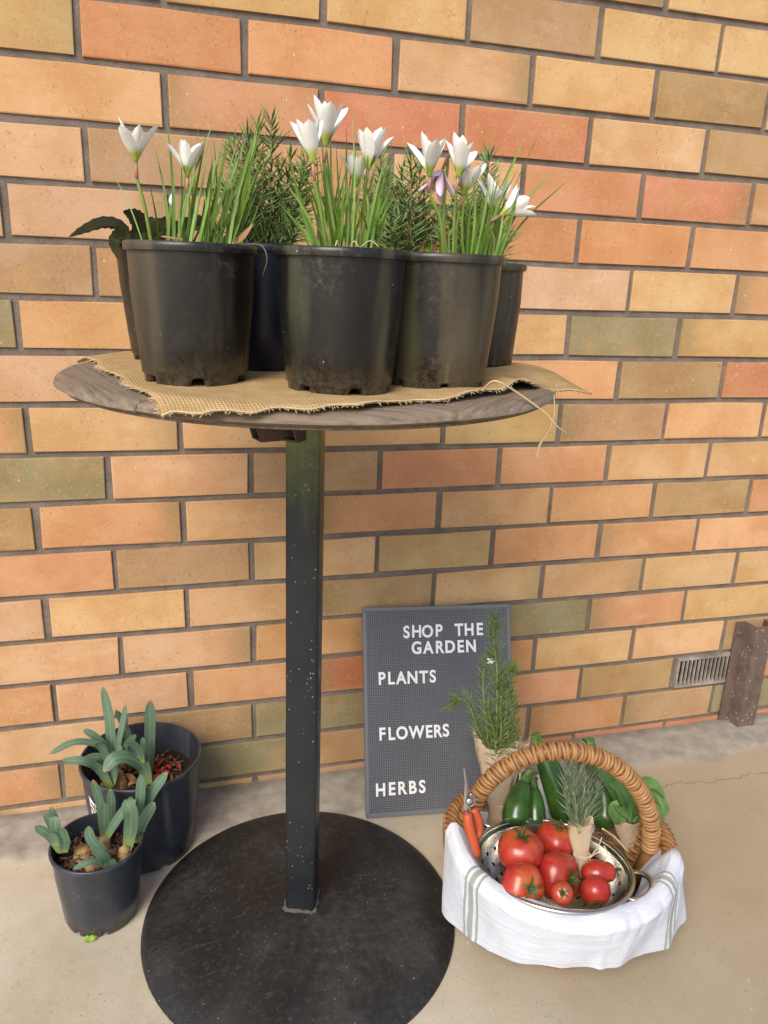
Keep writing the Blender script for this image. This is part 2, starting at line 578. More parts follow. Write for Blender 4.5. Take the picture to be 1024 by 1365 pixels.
def board_mat():
    n = N('grey_pegboard')
    v = n.co()
    fr = n.new('ShaderNodeVectorMath', operation='FRACTION')
    n.put(fr.inputs[0], n.map(v, (1 / .0043, 1 / .0043, 1)))
    sb = n.new('ShaderNodeVectorMath', operation='SUBTRACT')
    n.put(sb.inputs[0], fr.outputs[0])
    sb.inputs[1].default_value = (.5, .5, 0)
    x, y, z = n.sep(sb.outputs[0])
    d = n.math('SQRT', n.math('ADD', n.math('MULTIPLY', x, x), n.math('MULTIPLY', y, y)))
    hole = n.maprange(d, .36, .22)
    c = n.ramp(n.noise(v, 12, 4), [(.3, (.118, .123, .138)), (.7, (.140, .146, .162))])
    c = n.mix(n.maprange(n.noise(v, 60, 5, .8), .62, .74, 0, .2), c, (.25, .25, .25))
    c = n.mix(n.math('MULTIPLY', hole, .85), c, (.012, .013, .016))
    return n.out(c, .5, 0, n.bump(n.math('SUBTRACT', 1.0, hole), .6, .001), .35)


def leaf_mat(name, a, b, rough=.45, scale=40, tip=None, stripe=True, trans=.0, base=None, veins=9, dry=.0, spec=.4):
    n = N(name)
    v = n.shift(n.co(), 9)
    uv = n.co('UV')
    ux, uy, _z = n.sep(uv)
    c = n.ramp(n.noise(v, scale, 4), [(.3, a), (.7, b)])
    c = n.mix(n.math('MULTIPLY', n.info('Random'), .5), c, tuple(q * .62 for q in a))
    h = n.noise(v, 160, 3)
    if stripe:
        vn = n.noise(n.map(uv, (veins * 2.2, 1.2, 1), n.shift((0, 0, 0), 50) if False else (0, 0, 0)), 1, 3, .6)
        c = n.mix(n.maprange(vn, .42, .66, 0, .38), c, tuple(min(1, q * 1.4) for q in b))
        mid = n.maprange(n.math('ABSOLUTE', n.math('SUBTRACT', ux, .5)), .09, .02, 0, .35)
        c = n.mix(mid, c, tuple(min(1, q * 1.7) for q in b))
        h = n.math('ADD', h, n.math('MULTIPLY', vn, 2.0))
        bl = n.maprange(n.noise(v, 55, 4, .7), .63, .74, 0, .45)
        c = n.mix(bl, c, tuple(q * .5 for q in a))
    if base:
        c = n.mix(n.maprange(uy, .26, .02, 0, .85), c, base)
    if dry:
        d_ = n.maprange(n.math('ADD', uy, n.math('MULTIPLY', n.math('SUBTRACT', n.noise(v, 60, 3), .5), .12)), .93, .99, 0, dry)
        c = n.mix(n.math('MULTIPLY', d_, n.math('GREATER_THAN', n.info('Random'), .45)), c, (.30, .20, .09))
    return n.out(c, rough, 0, n.bump(h, .3, .0006), spec, Subsurface_Weight=trans, Subsurface_Scale=.004)


def petal_mat(name, top, throat):
    n = N(name)
    z = n.sep(n.co())[2]
    v = n.shift(n.co(), 5)
    c = n.mix(n.maprange(z, .006, .017), throat, top)
    vn = n.noise(n.map(n.co('UV'), (11, .6, 1)), 1, 3, .6)
    c = n.mix(n.maprange(vn, .48, .68, 0, .35), c, tuple(q * f_ for q, f_ in zip(top, (.86, .82, .80))))
    c = n.mix(n.math('MULTIPLY', n.maprange(z, .026, .042), n.math('MULTIPLY', n.info('Random'), .35)), c, (.86, .62, .72))
    return n.out(c, .55, 0, n.bump(vn, .25, .0006), .25, Subsurface_Weight=.2, Subsurface_Scale=.004)


def tomato_mat():
    n = N('tomato_skin')
    o = n.co()
    v = n.shift(o, 6)
    z = n.sep(n.co('Generated'))[2]
    c = n.ramp(n.noise(v, 22, 4), [(.3, (.34, .020, .016)), (.55, (.45, .036, .020)), (.75, (.47, .075, .022))])
    c = n.mix(n.math('MULTIPLY', n.maprange(z, .72, .98), n.maprange(n.noise(v, 45, 3), .3, .65)), c, (.46, .105, .022))
    c = n.mix(n.math('MULTIPLY', n.info('Random'), .6), c, (.30, .014, .016))
    c = n.mix(n.maprange(n.noise(n.map(v, (60, 60, 12)), 1, 3), .5, .75, 0, .5), c, (.50, .10, .045))
    c = n.mix(n.maprange(n.noise(v, 48, 5, .7), .62, .72, 0, .35), c, (.26, .03, .015))
    fl = n.math('LESS_THAN', n.voro(v, 240), .12)
    c = n.mix(n.math('MULTIPLY', fl, .25), c, (.75, .42, .2))
    return n.out(c, n.ramp(n.noise(v, 60, 3), [(.3, .22), (.7, .38)]), 0, n.bump(n.noise(v, 70, 2), .08, .001), .5,
                 Subsurface_Weight=.12, Subsurface_Scale=.006, Coat_Weight=.15, Coat_Roughness=.2)


def zucchini_mat():
    n = N('zucchini_skin')
    v = n.shift(n.co(), 6)
    c = n.ramp(n.noise(v, 30, 4), [(.3, (.018, .055, .009)), (.7, (.050, .120, .020))])
    fl = n.maprange(n.voro(v, 260), .25, .05, 0, .45)
    c = n.mix(fl, c, (.12, .19, .05))
    c = n.mix(n.maprange(n.noise(n.map(v, (90, 90, 7)), 1, 3), .55, .75, 0, .5), c, (.055, .11, .018))
    return n.out(c, .27, 0, n.bump(n.noise(v, 90, 3), .12, .001), .5, Coat_Weight=.2, Coat_Roughness=.15)


def cane_mat(name, a, b):
    n = N(name)
    v = n.shift(n.co(), 5)
    c = n.ramp(n.noise(v, 60, 4), [(.3, a), (.7, b)])
    c = n.mix(n.math('MULTIPLY', n.info('Random'), .4), c, tuple(q * .6 for q in a))
    c = n.mix(n.maprange(n.noise(v, 260, 3), .58, .75, 0, .4), c, tuple(q * .45 for q in a))
    return n.out(c, n.ramp(n.noise(v, 90, 3), [(.3, .38), (.7, .6)]), 0, n.bump(n.noise(v, 220, 3), .3, .0008), .4, Coat_Weight=.08, Coat_Roughness=.35)


def steel_mat():
    n = N('brushed_steel')
    v = n.co()
    z = n.noise(n.map(v, (20, 20, 900)), 1, 3)
    return n.out(n.ramp(n.noise(v, 20, 3), [(.3, (.58, .55, .50)), (.7, (.68, .65, .59))]), n.ramp(z, [(.3, .16), (.7, .27)]), 1.0, n.bump(z, .05, .0005))


def soil_mat(name, a, b):
    n = N(name)
    v = n.co()
    c = n.ramp(n.noise(v, 110, 5, .75), [(.3, a), (.7, b)])
    c = n.mix(n.math('LESS_THAN', n.voro(v, 120), .2), c, tuple(q * 1.9 for q in b))
    return n.out(c, .95, 0, n.bump(n.noise(v, 140, 5, .8), 1, .006), .2)


def channel_mat():
    n = N('brown_steel_paint')
    v = n.co()
    c = n.ramp(n.noise(v, 30, 5), [(.3, (.100, .066, .052)), (.7, (.165, .115, .095))])
    sp = n.math('MULTIPLY', n.math('LESS_THAN', n.voro(n.map(v, (1, 1, .6)), 130), .16), n.math('GREATER_THAN', n.noise(v, 28, 2), .52))
    c = n.mix(n.math('MULTIPLY', sp, .8), c, (.55, .49, .44))
    d = n.maprange(n.noise(n.map(v, (1, 1, .3)), 90, 4, .7), .55, .75, 0, .4)
    c = n.mix(d, c, (.27, .21, .18))
    return n.out(c, .6, 0, n.bump(n.noise(v, 150, 4), .3, .001), .35)


def paper_mat():
    n = N('kraft_paper')
    v = n.co()
    c = n.ramp(n.noise(v, 28, 5), [(.3, (.36, .265, .175)), (.7, (.47, .365, .255))])
    c = n.mix(n.maprange(n.noise(v, 600, 2), .55, .75, 0, .25), c, (.26, .18, .11))
    cr = n.noise(n.map(v, (1, 1, .6)), 70, 3, .5, .6)
    return n.out(c, .8, 0, n.bump(cr, .75, .004), .2)


MAT.update(
    brick=brick_mat(), mortar=mortar_mat(), floor=floor_mat(),
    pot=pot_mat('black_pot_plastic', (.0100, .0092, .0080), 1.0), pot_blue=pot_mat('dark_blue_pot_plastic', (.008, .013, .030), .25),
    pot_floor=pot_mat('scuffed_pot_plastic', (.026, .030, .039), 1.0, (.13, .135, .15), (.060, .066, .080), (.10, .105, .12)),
    cast=cast_mat('black_cast_iron', (.016, .0155, .0155)), pole=pole_mat(), wood=wood_mat(), burlap=burlap_mat(),
    rust=cast_mat('rusty_steel', (.07, .040, .024), .6),
    weld=cast_mat('dusty_weld', (.10, .085, .07), .8),
    towel=towel_mat(), board=board_mat(),
    board_frame=simple('grey_board_frame', (.138, .144, .160), .45, vary=.06, bump=.1),
    letter=simple('white_letter_plastic', (.82, .82, .82), .35, vary=.03),
    grass=leaf_mat('lily_leaf_green', (.085, .185, .022), (.170, .295, .042), .38, 30, trans=.1, base=(.30, .36, .10), veins=3, dry=.7),
    stalk=leaf_mat('flower_stalk_green', (.16, .25, .045), (.27, .36, .075), .4, 30, stripe=False),
    ovary=simple('pink_stalk', (.42, .20, .14), .5),
    petal=petal_mat('white_petal', (.86, .85, .80), (.42, .50, .06)),
    petal_pink=petal_mat('pink_petal', (.90, .66, .80), (.80, .62, .62)),
    anther=simple('yellow_anther', (.75, .45, .04), .6),
    needle=leaf_mat('rosemary_needle_green', (.125, .215, .055), (.240, .350, .115), .5, 60, stripe=False),
    needle_pale=leaf_mat('rosemary_needle_pale', (.13, .18, .10), (.25, .31, .19), .5, 60, stripe=False),
    needle_lush=leaf_mat('rosemary_needle_lush', (.11, .175, .04), (.20, .275, .075), .5, 60, stripe=False),
    twig=simple('rosemary_stem', (.26, .20, .12), .7, vary=.3),
    twig_green=simple('rosemary_stem_green', (.24, .28, .10), .6, vary=.25),
    strap=leaf_mat('strap_leaf_green', (.075, .135, .085), (.135, .205, .130), .42, 22, trans=.05, base=(.24, .33, .09), veins=14, dry=.9, spec=.25),
    strap_base=leaf_mat('strap_leaf_base', (.16, .27, .06), (.22, .33, .085), .42, 22),
    darkleaf=leaf_mat('dark_serrated_leaf_green', (.020, .016, .008), (.045, .050, .016), .65, 60, stripe=False, spec=.12),
    basil=leaf_mat('basil_leaf_green', (.075, .165, .038), (.145, .255, .075), .45, 60, veins=5),
    lime=leaf_mat('lime_leaf_green', (.25, .38, .05), (.35, .48, .08), .45, 60, stripe=False),
    dry=simple('dry_leaf_brown', (.36, .19, .09), .8, vary=.3, bump=.3),
    straw=simple('dry_fibre', (.55, .42, .24), .85, vary=.2),
    bulb=simple('bulb_skin', (.42, .27, .12), .7, vary=.5, scale=70, bump=.5, bscale=120, bdist=.003),
    bark=simple('bark_mulch', (.15, .075, .042), .9, vary=.6, scale=50, bump=.4),
    red=simple('red_fallen_petals', (.34, .022, .018), .6, vary=.4, scale=80),
    soil=soil_mat('potting_mix', (.018, .012, .008), (.065, .042, .027)),
    tomato=tomato_mat(), zucchini=zucchini_mat(),
    zuc_stem=leaf_mat('zucchini_stem_green', (.060, .125, .022), (.15, .235, .06), .5, 60, stripe=False),
    calyx=leaf_mat('tomato_calyx_green', (.030, .062, .014), (.075, .11, .028), .6, 80, stripe=False),
    cane=cane_mat('golden_cane', (.28, .135, .048), (.45, .250, .100)),
    cane_dark=cane_mat('brown_cane', (.22, .095, .028), (.36, .175, .055)),
    steel=steel_mat(), blade=simple('snip_steel', (.55, .55, .55), .28, 1.0, vary=.1),
    orange=simple('orange_grip_plastic', (.43, .075, .026), .45, vary=.06, bump=.15),
    paper=paper_mat(), string=simple('pale_twine', (.62, .50, .34), .9, vary=.2),
    channel=channel_mat(), vent=cast_mat('grey_vent_metal', (.30, .26, .225), .6),
    dark=simple('vent_cavity', (.010, .008, .006), .95),
    sticker=simple('white_sticker', (.78, .77, .74), .5, vary=.04), ink=simple('black_ink', (.02, .02, .02), .5),
)

# ------------------------------------------------------------------ ground
def build_floor():
    xs = [-20, -8, -3, -1.2] + [-1.0 + i * .04 for i in range(84)] + [2.5, 4, 9, 20]
    ys = [-20, -8, -4, -2.2] + [-1.5 + i * .04 for i in range(31)] + [-.27 + i * .01 for i in range(31)]
    mb = MB()
    vs_ = []
    for x in xs:
        for y in ys:
            z = 0.0
            e = max(0, min(1, (y + .125 + .02 * mnoise.noise((x * 5, y * 3, 1))) / .02))
            z += .004 * e + .0025 * e * mnoise.noise((x * 18, y * 18, 3))
            z += .0009 * mnoise.noise((x * 4, y * 4, 0)) if abs(x) < 2.5 else 0
            vs_.append((x, y, z))
    n = len(ys)
    fs_ = [(i * n + j, (i + 1) * n + j, (i + 1) * n + j + 1, i * n + j + 1) for i in range(len(xs) - 1) for j in range(n - 1)]
    mb.add(vs_, fs_)
    tag(mb.build('concrete_floor', MAT['floor']), kind='structure')


build_floor()

# ------------------------------------------------------------------ brick wall
MOD, ROW = .24, .08415
BW, BH, BD = .2285, .0732, .09
PAL = dict(y=(.580, .370, .165), t=(.620, .375, .190), o=(.600, .300, .145), r=(.545, .205, .108), R=(.50, .165, .080), g=(.285, .240, .140), b=(.420, .275, .150), p=(.590, .375, .220), B=(.33, .20, .11), O=(.545, .245, .118))
# one string per course, left to right from the half brick index given
PAL = {k: tuple(q * (.86 if k not in 'gBb' else 1) + w_ * (.14 if k not in 'gBb' else 0) for q, w_ in zip(c, (.60, .42, .26))) for k, c in PAL.items()}
ROWS = {
    -5: (-2.5, 'tyotgtybtotyyt'), -4: (-3, 'ytobtyotytgytyo'), -3: (-2.5, 'tygtoybtytoytb'),
    -2: (-3, 'tyottybytoyt'), -1: (-2.5, 'toyyybyytoy'), 0: (-3, 'tgyOottbtoy'), 1: (-2.5, 'totorrpbtoy'),
    2: (-3, 'yopbotOrotyo'), 3: (-2.5, 'btptOOOotoy'), 4: (-3, 'tybopoptotyo'), 5: (-2.5, 'ogoottgytoy'),
    6: (-3, 'goptytobrtyo'), 7: (-2.5, 'tottyybtyot'), 8: (-3, 'yogtboottoyt'), 9: (-2.5, 'tbototobooy'),
    10: (-3, 'byobtyootoyt'), 11: (-2.5, 'gtttbtyytoy'), 12: (-3, 'tottoygoytoy'), 13: (-2.5, 'bopoRottbyt'),
    14: (-3, 'topbgtobtobyt'), 15: (-2.5, 'oobgboObgto'), 16: (-3, 'otptbbrrrrot')}


def brick_mesh(w, h, seed):
    q = random.Random(seed)
    x, z, d = w / 2, h / 2, BD
    j = lambda a=.0007: q.uniform(-a, a) * 1.6
    b = .0011
    ring = lambda ix, iz, y, a: [(-ix + j(a), y, -iz + j(a)), (0 + j(a), y, -iz + j(a)), (ix + j(a), y, -iz + j(a)), (ix + j(a), y, iz + j(a)), (0, y, iz + j(a)), (-ix + j(a), y, iz + j(a))]
    v = ring(x - b, z - b, 0, .0006) + ring(x, z, b * .8, .0007) + ring(x, z, d, 0)
    f = [(0, 1, 4, 5), (1, 2, 3, 4)]
    for k in range(6):
        k2 = (k + 1) % 6
        f += [(k + 6, k2 + 6, k2, k), (k + 12, k2 + 12, k2 + 6, k + 6)]
    f = [tuple(reversed(t)) if False else t for t in f]
    me = MB().add(v, f).mesh('brick', False)
    me.materials.append(MAT['brick'])
    return me


wall = empty('brick_wall', (0, 0, 0), 'brick wall in orange, tan and olive face brick behind the table', 'wall')
Z0 = 1.322            # centre height of the course indexed zero
full = [brick_mesh(BW, BH, s) for s in range(7)]
vent_c = None
for r_, (k0, seq) in ROWS.items():
    zc = Z0 - r_ * ROW
    for i, ch in enumerate(seq):
        k = k0 + i
        xa, xb = k * MOD, (k + 1) * MOD
        cx, w = (xa + xb) / 2, BW
        if r_ == 14 and k == 5: continue                   # the vent and its closer sit here
        if zc - BH / 2 < -.04 and r_ != 16: continue
        o = inst(full[rng.randrange(7)], 'brick', wall, (cx + rng.uniform(-.0012, .0012), rng.uniform(-.0008, .0012), zc + rng.uniform(-.0009, .0009)),
                 (0, rng.uniform(-.002, .002), rng.uniform(-.003, .003)))
        base = PAL[ch]
        t = rng.uniform(.92, 1.08)
        o.color = (base[0] * t * rng.uniform(.96, 1.04), base[1] * t * rng.uniform(.95, 1.05), base[2] * t * rng.uniform(.92, 1.08), 1)
VZ = Z0 - 14 * ROW
VX0, VX1 = 5 * MOD + .006, 5 * MOD + .170
closer = inst(brick_mesh(.058, BH, 77), 'brick', wall, (VX1 + .011 + .029, 0, VZ))
closer.color = (*PAL['o'], 1)
# mortar bed with the opening for the vent left in it, and the dark duct behind
mb = MB()
mx0, mx1, mz0, mz1, my = -.74, 2.45, -.08, Z0 + 5 * ROW + .05, .0048
zt, zb = VZ + BH / 2 + .001, VZ - BH / 2 - .001
for x0, x1, z0, z1 in ((mx0, mx1, zt, mz1), (mx0, mx1, mz0, zb), (mx0, VX0, zb, zt), (VX1, mx1, zb, zt)):
    mb.add([(x0, my, z0), (x1, my, z0), (x1, my, z1), (x0, my, z1)], [(0, 1, 2, 3)])
mb.add([(mx0, .2, mz0), (mx1, .2, mz0), (mx1, .2, mz1), (mx0, .2, mz1), (mx0, my, mz0), (mx1, my, mz0), (mx1, my, mz1), (mx0, my, mz1)],
       [(0, 3, 2, 1), (0, 4, 7, 3), (1, 2, 6, 5), (3, 7, 6, 2), (0, 1, 5, 4)])
mb.build('mortar', MAT['mortar'], wall, False)
vent = MB()
fx = .006
for lo, hi in (((VX0, -.004, zb), (VX1, .012, zb + fx)), ((VX0, -.004, zt - fx), (VX1, .012, zt)), ((VX0, -.0038, zb + fx), (VX0 + fx, .012, zt - fx)), ((VX1 - fx, -.0038, zb + fx), (VX1, .012, zt - fx))):
    vent.box(lo, hi)
vent = vent.build('air_vent', MAT['vent'], wall, False)
NS = 14
for i in range(1, NS):
    x = VX0 + fx + (VX1 - VX0 - 2 * fx) * i / NS
    MB().box((x - .0017, -.003, zb + fx * .6), (x + .0017, .002, zt - fx * .6)).build('slat', MAT['vent'], vent, False)
duct = MB()
duct.add([(VX0, .012, zb), (VX1, .012, zb), (VX1, .012, zt), (VX0, .012, zt), (VX0, .12, zb), (VX1, .12, zb), (VX1, .12, zt), (VX0, .12, zt)],
         [(4, 5, 6, 7), (0, 4, 7, 3), (1, 2, 6, 5), (0, 1, 5, 4), (3, 7, 6, 2)])
duct.build('duct', MAT['dark'], vent, False)

# brown steel channel fixed over the brickwork beside the vent
ch = empty('steel_channel', (1.345, 0, 0), 'short brown steel channel post with pale specks standing against the wall beside the vent', 'post')
prof = [(0, -.008), (.022, -.008), (.027, -.040), (.074, -.040), (.079, -.008), (.101, -.008)]
th = .0035
inner = [(0, -.008 + th), (.0225 + th * .3, -.008 + th), (.0275 + th, -.040 + th), (.0735 - th, -.040 + th), (.0785 - th * .3, -.008 + th), (.101, -.008 + th)]
loop = prof + inner[::-1]
mb = MB()
nz = 12
zs = [.001 + .262 * i / (nz - 1) for i in range(nz)]
vs_ = [(x, y, z + (.003 * mnoise.noise((x * 40, 0, 5)) if i == nz - 1 else 0)) for i, z in enumerate(zs) for x, y in loop]
L = len(loop)
fs_ = [(i * L + j, i * L + (j + 1) % L, (i + 1) * L + (j + 1) % L, (i + 1) * L + j) for i in range(nz - 1) for j in range(L)]
for base in (0, (nz - 1) * L):
    fs_ += [(base + j, base + j + 1, base + L - 2 - j, base + L - 1 - j) for j in range(5)]
mb.add(vs_, fs_).build('channel_body', MAT['channel'], ch, False)
for bx in (.010, .091):
    MB().lathe([(0, .006), (.004, .0055), (.0055, .004), (.006, 0)], 12).build('bolt', MAT['channel'], ch, True, (bx, -.008, .236)).rotation_euler = (R(90), 0, 0)

# ------------------------------------------------------------------ table
TX, TY, TT = .280, -.380, .8795
table = empty('pedestal_table', (TX, TY, 0), 'round weathered timber table on a black square post and round iron base', 'table')
PX, PY = -.006, 0.010
dome = [(0, .046), (.045, .0455), (.075, .0435), (.12, .039), (.17, .0315), (.205, .0240), (.228, .0165), (.241, .0095), (.2480, .004), (.2485, .001), (.2465, 0)]
MB().lathe(dome, 96).build('base_plate', MAT['cast'], table, True, (-.005, .025, 0))
hw = .0228
b = .004
sec = [(-hw + b, -hw), (hw - b, -hw), (hw - b * .3, -hw + b * .3), (hw, -hw + b), (hw, hw - b), (hw - b * .3, hw - b * .3), (hw - b, hw), (-hw + b, hw), (-hw + b * .3, hw - b * .3), (-hw, hw - b), (-hw, -hw + b), (-hw + b * .3, -hw + b * .3)]
mb = MB()
nz = 18
z0, z1 = .042, .8585
mb.add([(x, y, z0 + (z1 - z0) * i / (nz - 1)) for i in range(nz) for x, y in sec], [(i * 12 + j, i * 12 + (j + 1) % 12, (i + 1) * 12 + (j + 1) % 12, (i + 1) * 12 + j) for i in range(nz - 1) for j in range(12)])
pole = mb.build('pole', MAT['pole'], table, True, (PX, PY, 0), sharp=50)
pole.rotation_euler = (0, 0, R(-19))
mb = MB()
for s in range(4):
    a = [(-hw, -hw), (hw, -hw), (hw, hw), (-hw, hw)][s]
    c = [(-hw, -hw), (hw, -hw), (hw, hw), (-hw, hw)][(s + 1) % 4]
    pth = [Vector((a[0] + (c[0] - a[0]) * t / 8 + rng.uniform(-.001, .001), a[1] + (c[1] - a[1]) * t / 8 + rng.uniform(-.001, .001), .0462)) for t in range(9)]
    mb.tube(pth, [rng.uniform(.0018, .0058) for _ in pth], 7)
mb.build('weld_bead', MAT['weld'], table, True, (PX, PY, 0)).rotation_euler = (0, 0, R(-19))
# steel spider arms under the top
for a in (196, 226, 20, 110, 300):
    m = Matrix.Rotation(R(a), 4, 'Z')
    arm = MB()
    L_ = .088 if a == 196 else .060 if a == 226 else .12
    dz = -.066 if a in (196, 226) else -.03
    for y0, y1, z0, z1 in ((-.014, -.0115, dz, 0), (.0115, .014, dz, 0), (-.0115, .0115, -.003, 0), (-.0115, .0115, dz, dz + .0025)):
        e_ = L_ - .020 if z0 == dz else L_
        v = [Vector((.02, y0, z0)), Vector((e_, y0, z0)), Vector((e_, y1, z0)), Vector((.02, y1, z0)), Vector((.02, y0, z1)), Vector((L_ if z1 == 0 else e_, y0, z1)), Vector((L_ if z1 == 0 else e_, y1, z1)), Vector((.02, y1, z1))]
        arm.add([m @ q for q in v], [(0, 3, 2, 1), (4, 5, 6, 7), (0, 1, 5, 4), (1, 2, 6, 5), (2, 3, 7, 6), (3, 0, 4, 7)])
    arm.build('bracket_arm', MAT['rust'], table, False, (PX, PY, .8590))
# top: six curved rim pieces round a boarded centre, over a thin backing ring
RT = .300
ZS = TT - .883
top_prof = [(r, z + ZS) for r, z in ((RT - .055, .8680), (RT - .004, .8685), (RT + .001, .8715), (RT - .001, .8765), (RT - .008, .8805), (RT - .020, .8826), (RT - .0549, .8830))]
nseg = 6
for k in range(nseg):
    a0, a1 = -PI / nseg + .002, PI / nseg - .002
    pr = top_prof + [top_prof[0]]
    mb = MB()
    na = 18
    vs_ = [(r * math.cos(a0 + (a1 - a0) * i / (na - 1)), r * math.sin(a0 + (a1 - a0) * i / (na - 1)), z + .0012 * mnoise.noise((k * 3.1, i * .3, r * 9))) for i in range(na) for r, z in pr[:-1]]
    n = len(pr) - 1
    fs_ = [(i * n + j, i * n + (j + 1) % n, (i + 1) * n + (j + 1) % n, (i + 1) * n + j) for i in range(na - 1) for j in range(n)]
    fs_ += [tuple(range(n)), tuple((na - 1) * n + j for j in range(n))[::-1]]
    mb.add(vs_, fs_)
    o = mb.build('rim_segment', MAT['wood'], table, True, (0, 0, 0), sharp=40)
    o.rotation_euler = (0, 0, R(17 + 60 * k))
ri = RT - .0565
wb = 2 * ri / 6
for k in range(6):
    x0, x1 = -ri + wb * k + .0008, -ri + wb * (k + 1) - .0008
    xs = [x0 + (x1 - x0) * i / 8 for i in range(9)]
    lo = [(x, -math.sqrt(max(0, ri * ri - x * x))) for x in xs]
    hi = [(x, math.sqrt(max(0, ri * ri - x * x))) for x in xs[::-1]]
    loop = lo + hi
    n = len(loop)
    mb = MB().add([(x, y, .869 + ZS) for x, y in loop] + [(x, y, .8824 + ZS) for x, y in loop],
                  [tuple(range(n))[::-1], tuple(range(n, 2 * n))] + [(j, (j + 1) % n, n + (j + 1) % n, n + j) for j in range(n)])
    o = mb.build('board', MAT['wood'], table, False, (0, 0, 0))
    o.rotation_euler = (0, 0, R(24))
bp = [(r, z + ZS) for r, z in ((0, .8635), (RT - .012, .8635), (RT - .008, .865), (RT - .009, .8672), (RT - .02, .8676), (0, .8676))]
MB().lathe(bp, 96, lambda th, i, r, z: (r * (1 + .004 * math.sin(3 * th + 1)), z)).build('backing_disc', MAT['wood'], table, True, (0, 0, 0), sharp=40)

# ------------------------------------------------------------------ burlap
BURLAP_C = [Vector((-.012, -.215, TT)), Vector((.098, -.652, TT)), Vector((.605, -.500, TT)), Vector((.500, -.110, TT))]   # back-left, front-left, front-right, back-right


def burlap_pt(u, v):
    """u: left to right, v: front to back"""
    fl_, fr, bl, br = BURLAP_C[1], BURLAP_C[2], BURLAP_C[0], BURLAP_C[3]
    p = (fl_ * (1 - u) + fr * u) * (1 - v) + (bl * (1 - u) + br * u) * v
    # the front edge bellies out to the table rim between its corners
    f = max(0, 1 - v / .25)
    ks = ((0, 0), (.07, -.022), (.16, -.036), (.27, -.064), (.50, -.066), (.65, -.047), (.78, -.016), (.88, -.004), (1, 0))
    pull = 0
    for (ua, pa), (ub, pb) in zip(ks, ks[1:]):
        if ua <= u <= ub:
            w_ = (u - ua) / (ub - ua)
            w_ = w_ * w_ * (3 - 2 * w_)
            pull = pa + (pb - pa) * w_
    p.y += f * pull
    p.y += f * .004 * math.sin(u * 31) + .002 * math.sin(u * 70) * f
    p.x += .004 * math.sin(v * 19) * max(0, 1 - u / .2)
    d = Vector((p.x - TX, p.y - TY))
    r = d.length
    z = TT + .0016
    z += .0010 * (1 + math.sin(u * 23 + v * 9)) * (1 - v) + .0007 * (1 + mnoise.noise((u * 9, v * 9, 2)))
    z += f * (.010 * math.exp(-((u - .75) / .05) ** 2) - .009 * math.exp(-((u - .88) / .06) ** 2) + .003 * math.exp(-((u - .60) / .05) ** 2))
    over = max(0, r - (RT - .012))
    if u < .7: z -= over * .25 + over * over * 1.5
    else: z -= over * .34 - .004 * min(1, over * 40)
    z += .007 * max(0, min(1, (u - .72) / .2)) * math.sin(PI * min(1, v / .5)) ** 2
    p.z = z
    return p


mb = MB().grid(90, 70, burlap_pt)
me_b = mb.mesh('burlap_cloth')
uvl = me_b.uv_layers[0]
for lp in me_b.loops:
    i, j = divmod(lp.vertex_index, 70)
    uvl.data[lp.index].uv = (i / 89, j / 69)
me_b.materials.append(MAT['burlap'])
burlap = link(bpy.data.objects.new('burlap_cloth', me_b))
sm = burlap.modifiers.new('thickness', 'SOLIDIFY')
sm.thickness = .0014
sm.offset = 1
tag(burlap, 'frayed natural burlap cloth laid across the round table under the pots', 'cloth')
fr = MB()
for q in range(420):
    if q % 3: u, v, d = rng.random(), 0, Vector((rng.uniform(-.4, .4), -1, rng.uniform(-.35, .3)))
    else: u, v, d = 0, rng.random(), Vector((-1, rng.uniform(-.5, .3), rng.uniform(-.2, .3)))
    if q % 9 == 1: u, v, d = 1, rng.random() * .5, Vector((1, rng.uniform(-.5, .5), rng.uniform(-.3, .2)))
    p = burlap_pt(u, v) + Vector((0, 0, .0008))
    d.normalize()
    L_ = rng.uniform(.002, .006)
    fr.tube([p - d * .001, p + d * L_ * .5 + Vector((0, 0, rng.uniform(-.001, .001))), p + d * L_ + Vector((rng.uniform(-.002, .002), 0, rng.uniform(-.002, .001)))], [.0005, .0004, .0002], 4)
fr.build('fringe', MAT['straw'], burlap, True, kind='stuff')
eg = [burlap_pt(u / 60, 0) + Vector((0, -.0008, .0016 + rng.uniform(0, .0006))) for u in range(0, 61)]
MB().tube(eg, .0010, 5).build('edge_thread', MAT['straw'], burlap)
th1 = curve([at(640, 524, -.60), at(656, 508, -.615), at(672, 512, -.62), at(700, 530, -.615), at(728, 551, -.61), at(741, 566, -.61), at(757, 578, -.605)], 40)
MB().tube(th1, [.0011] * 30 + [.0011 - .00006 * i for i in range(11)], 5).build('loose_thread', MAT['straw'], burlap)
th2 = curve([at(739, 526, -.575), at(739, 552, -.575), at(731, 575, -.573), at(720, 592, -.573), at(714, 612, -.573)], 24)
MB().tube(th2, [.0006] * 14 + [.0008, .001, .0012, .0014, .0015, .0015, .0014, .0012, .001, .0008, .0004], 5).build('loose_thread', MAT['straw'], burlap)

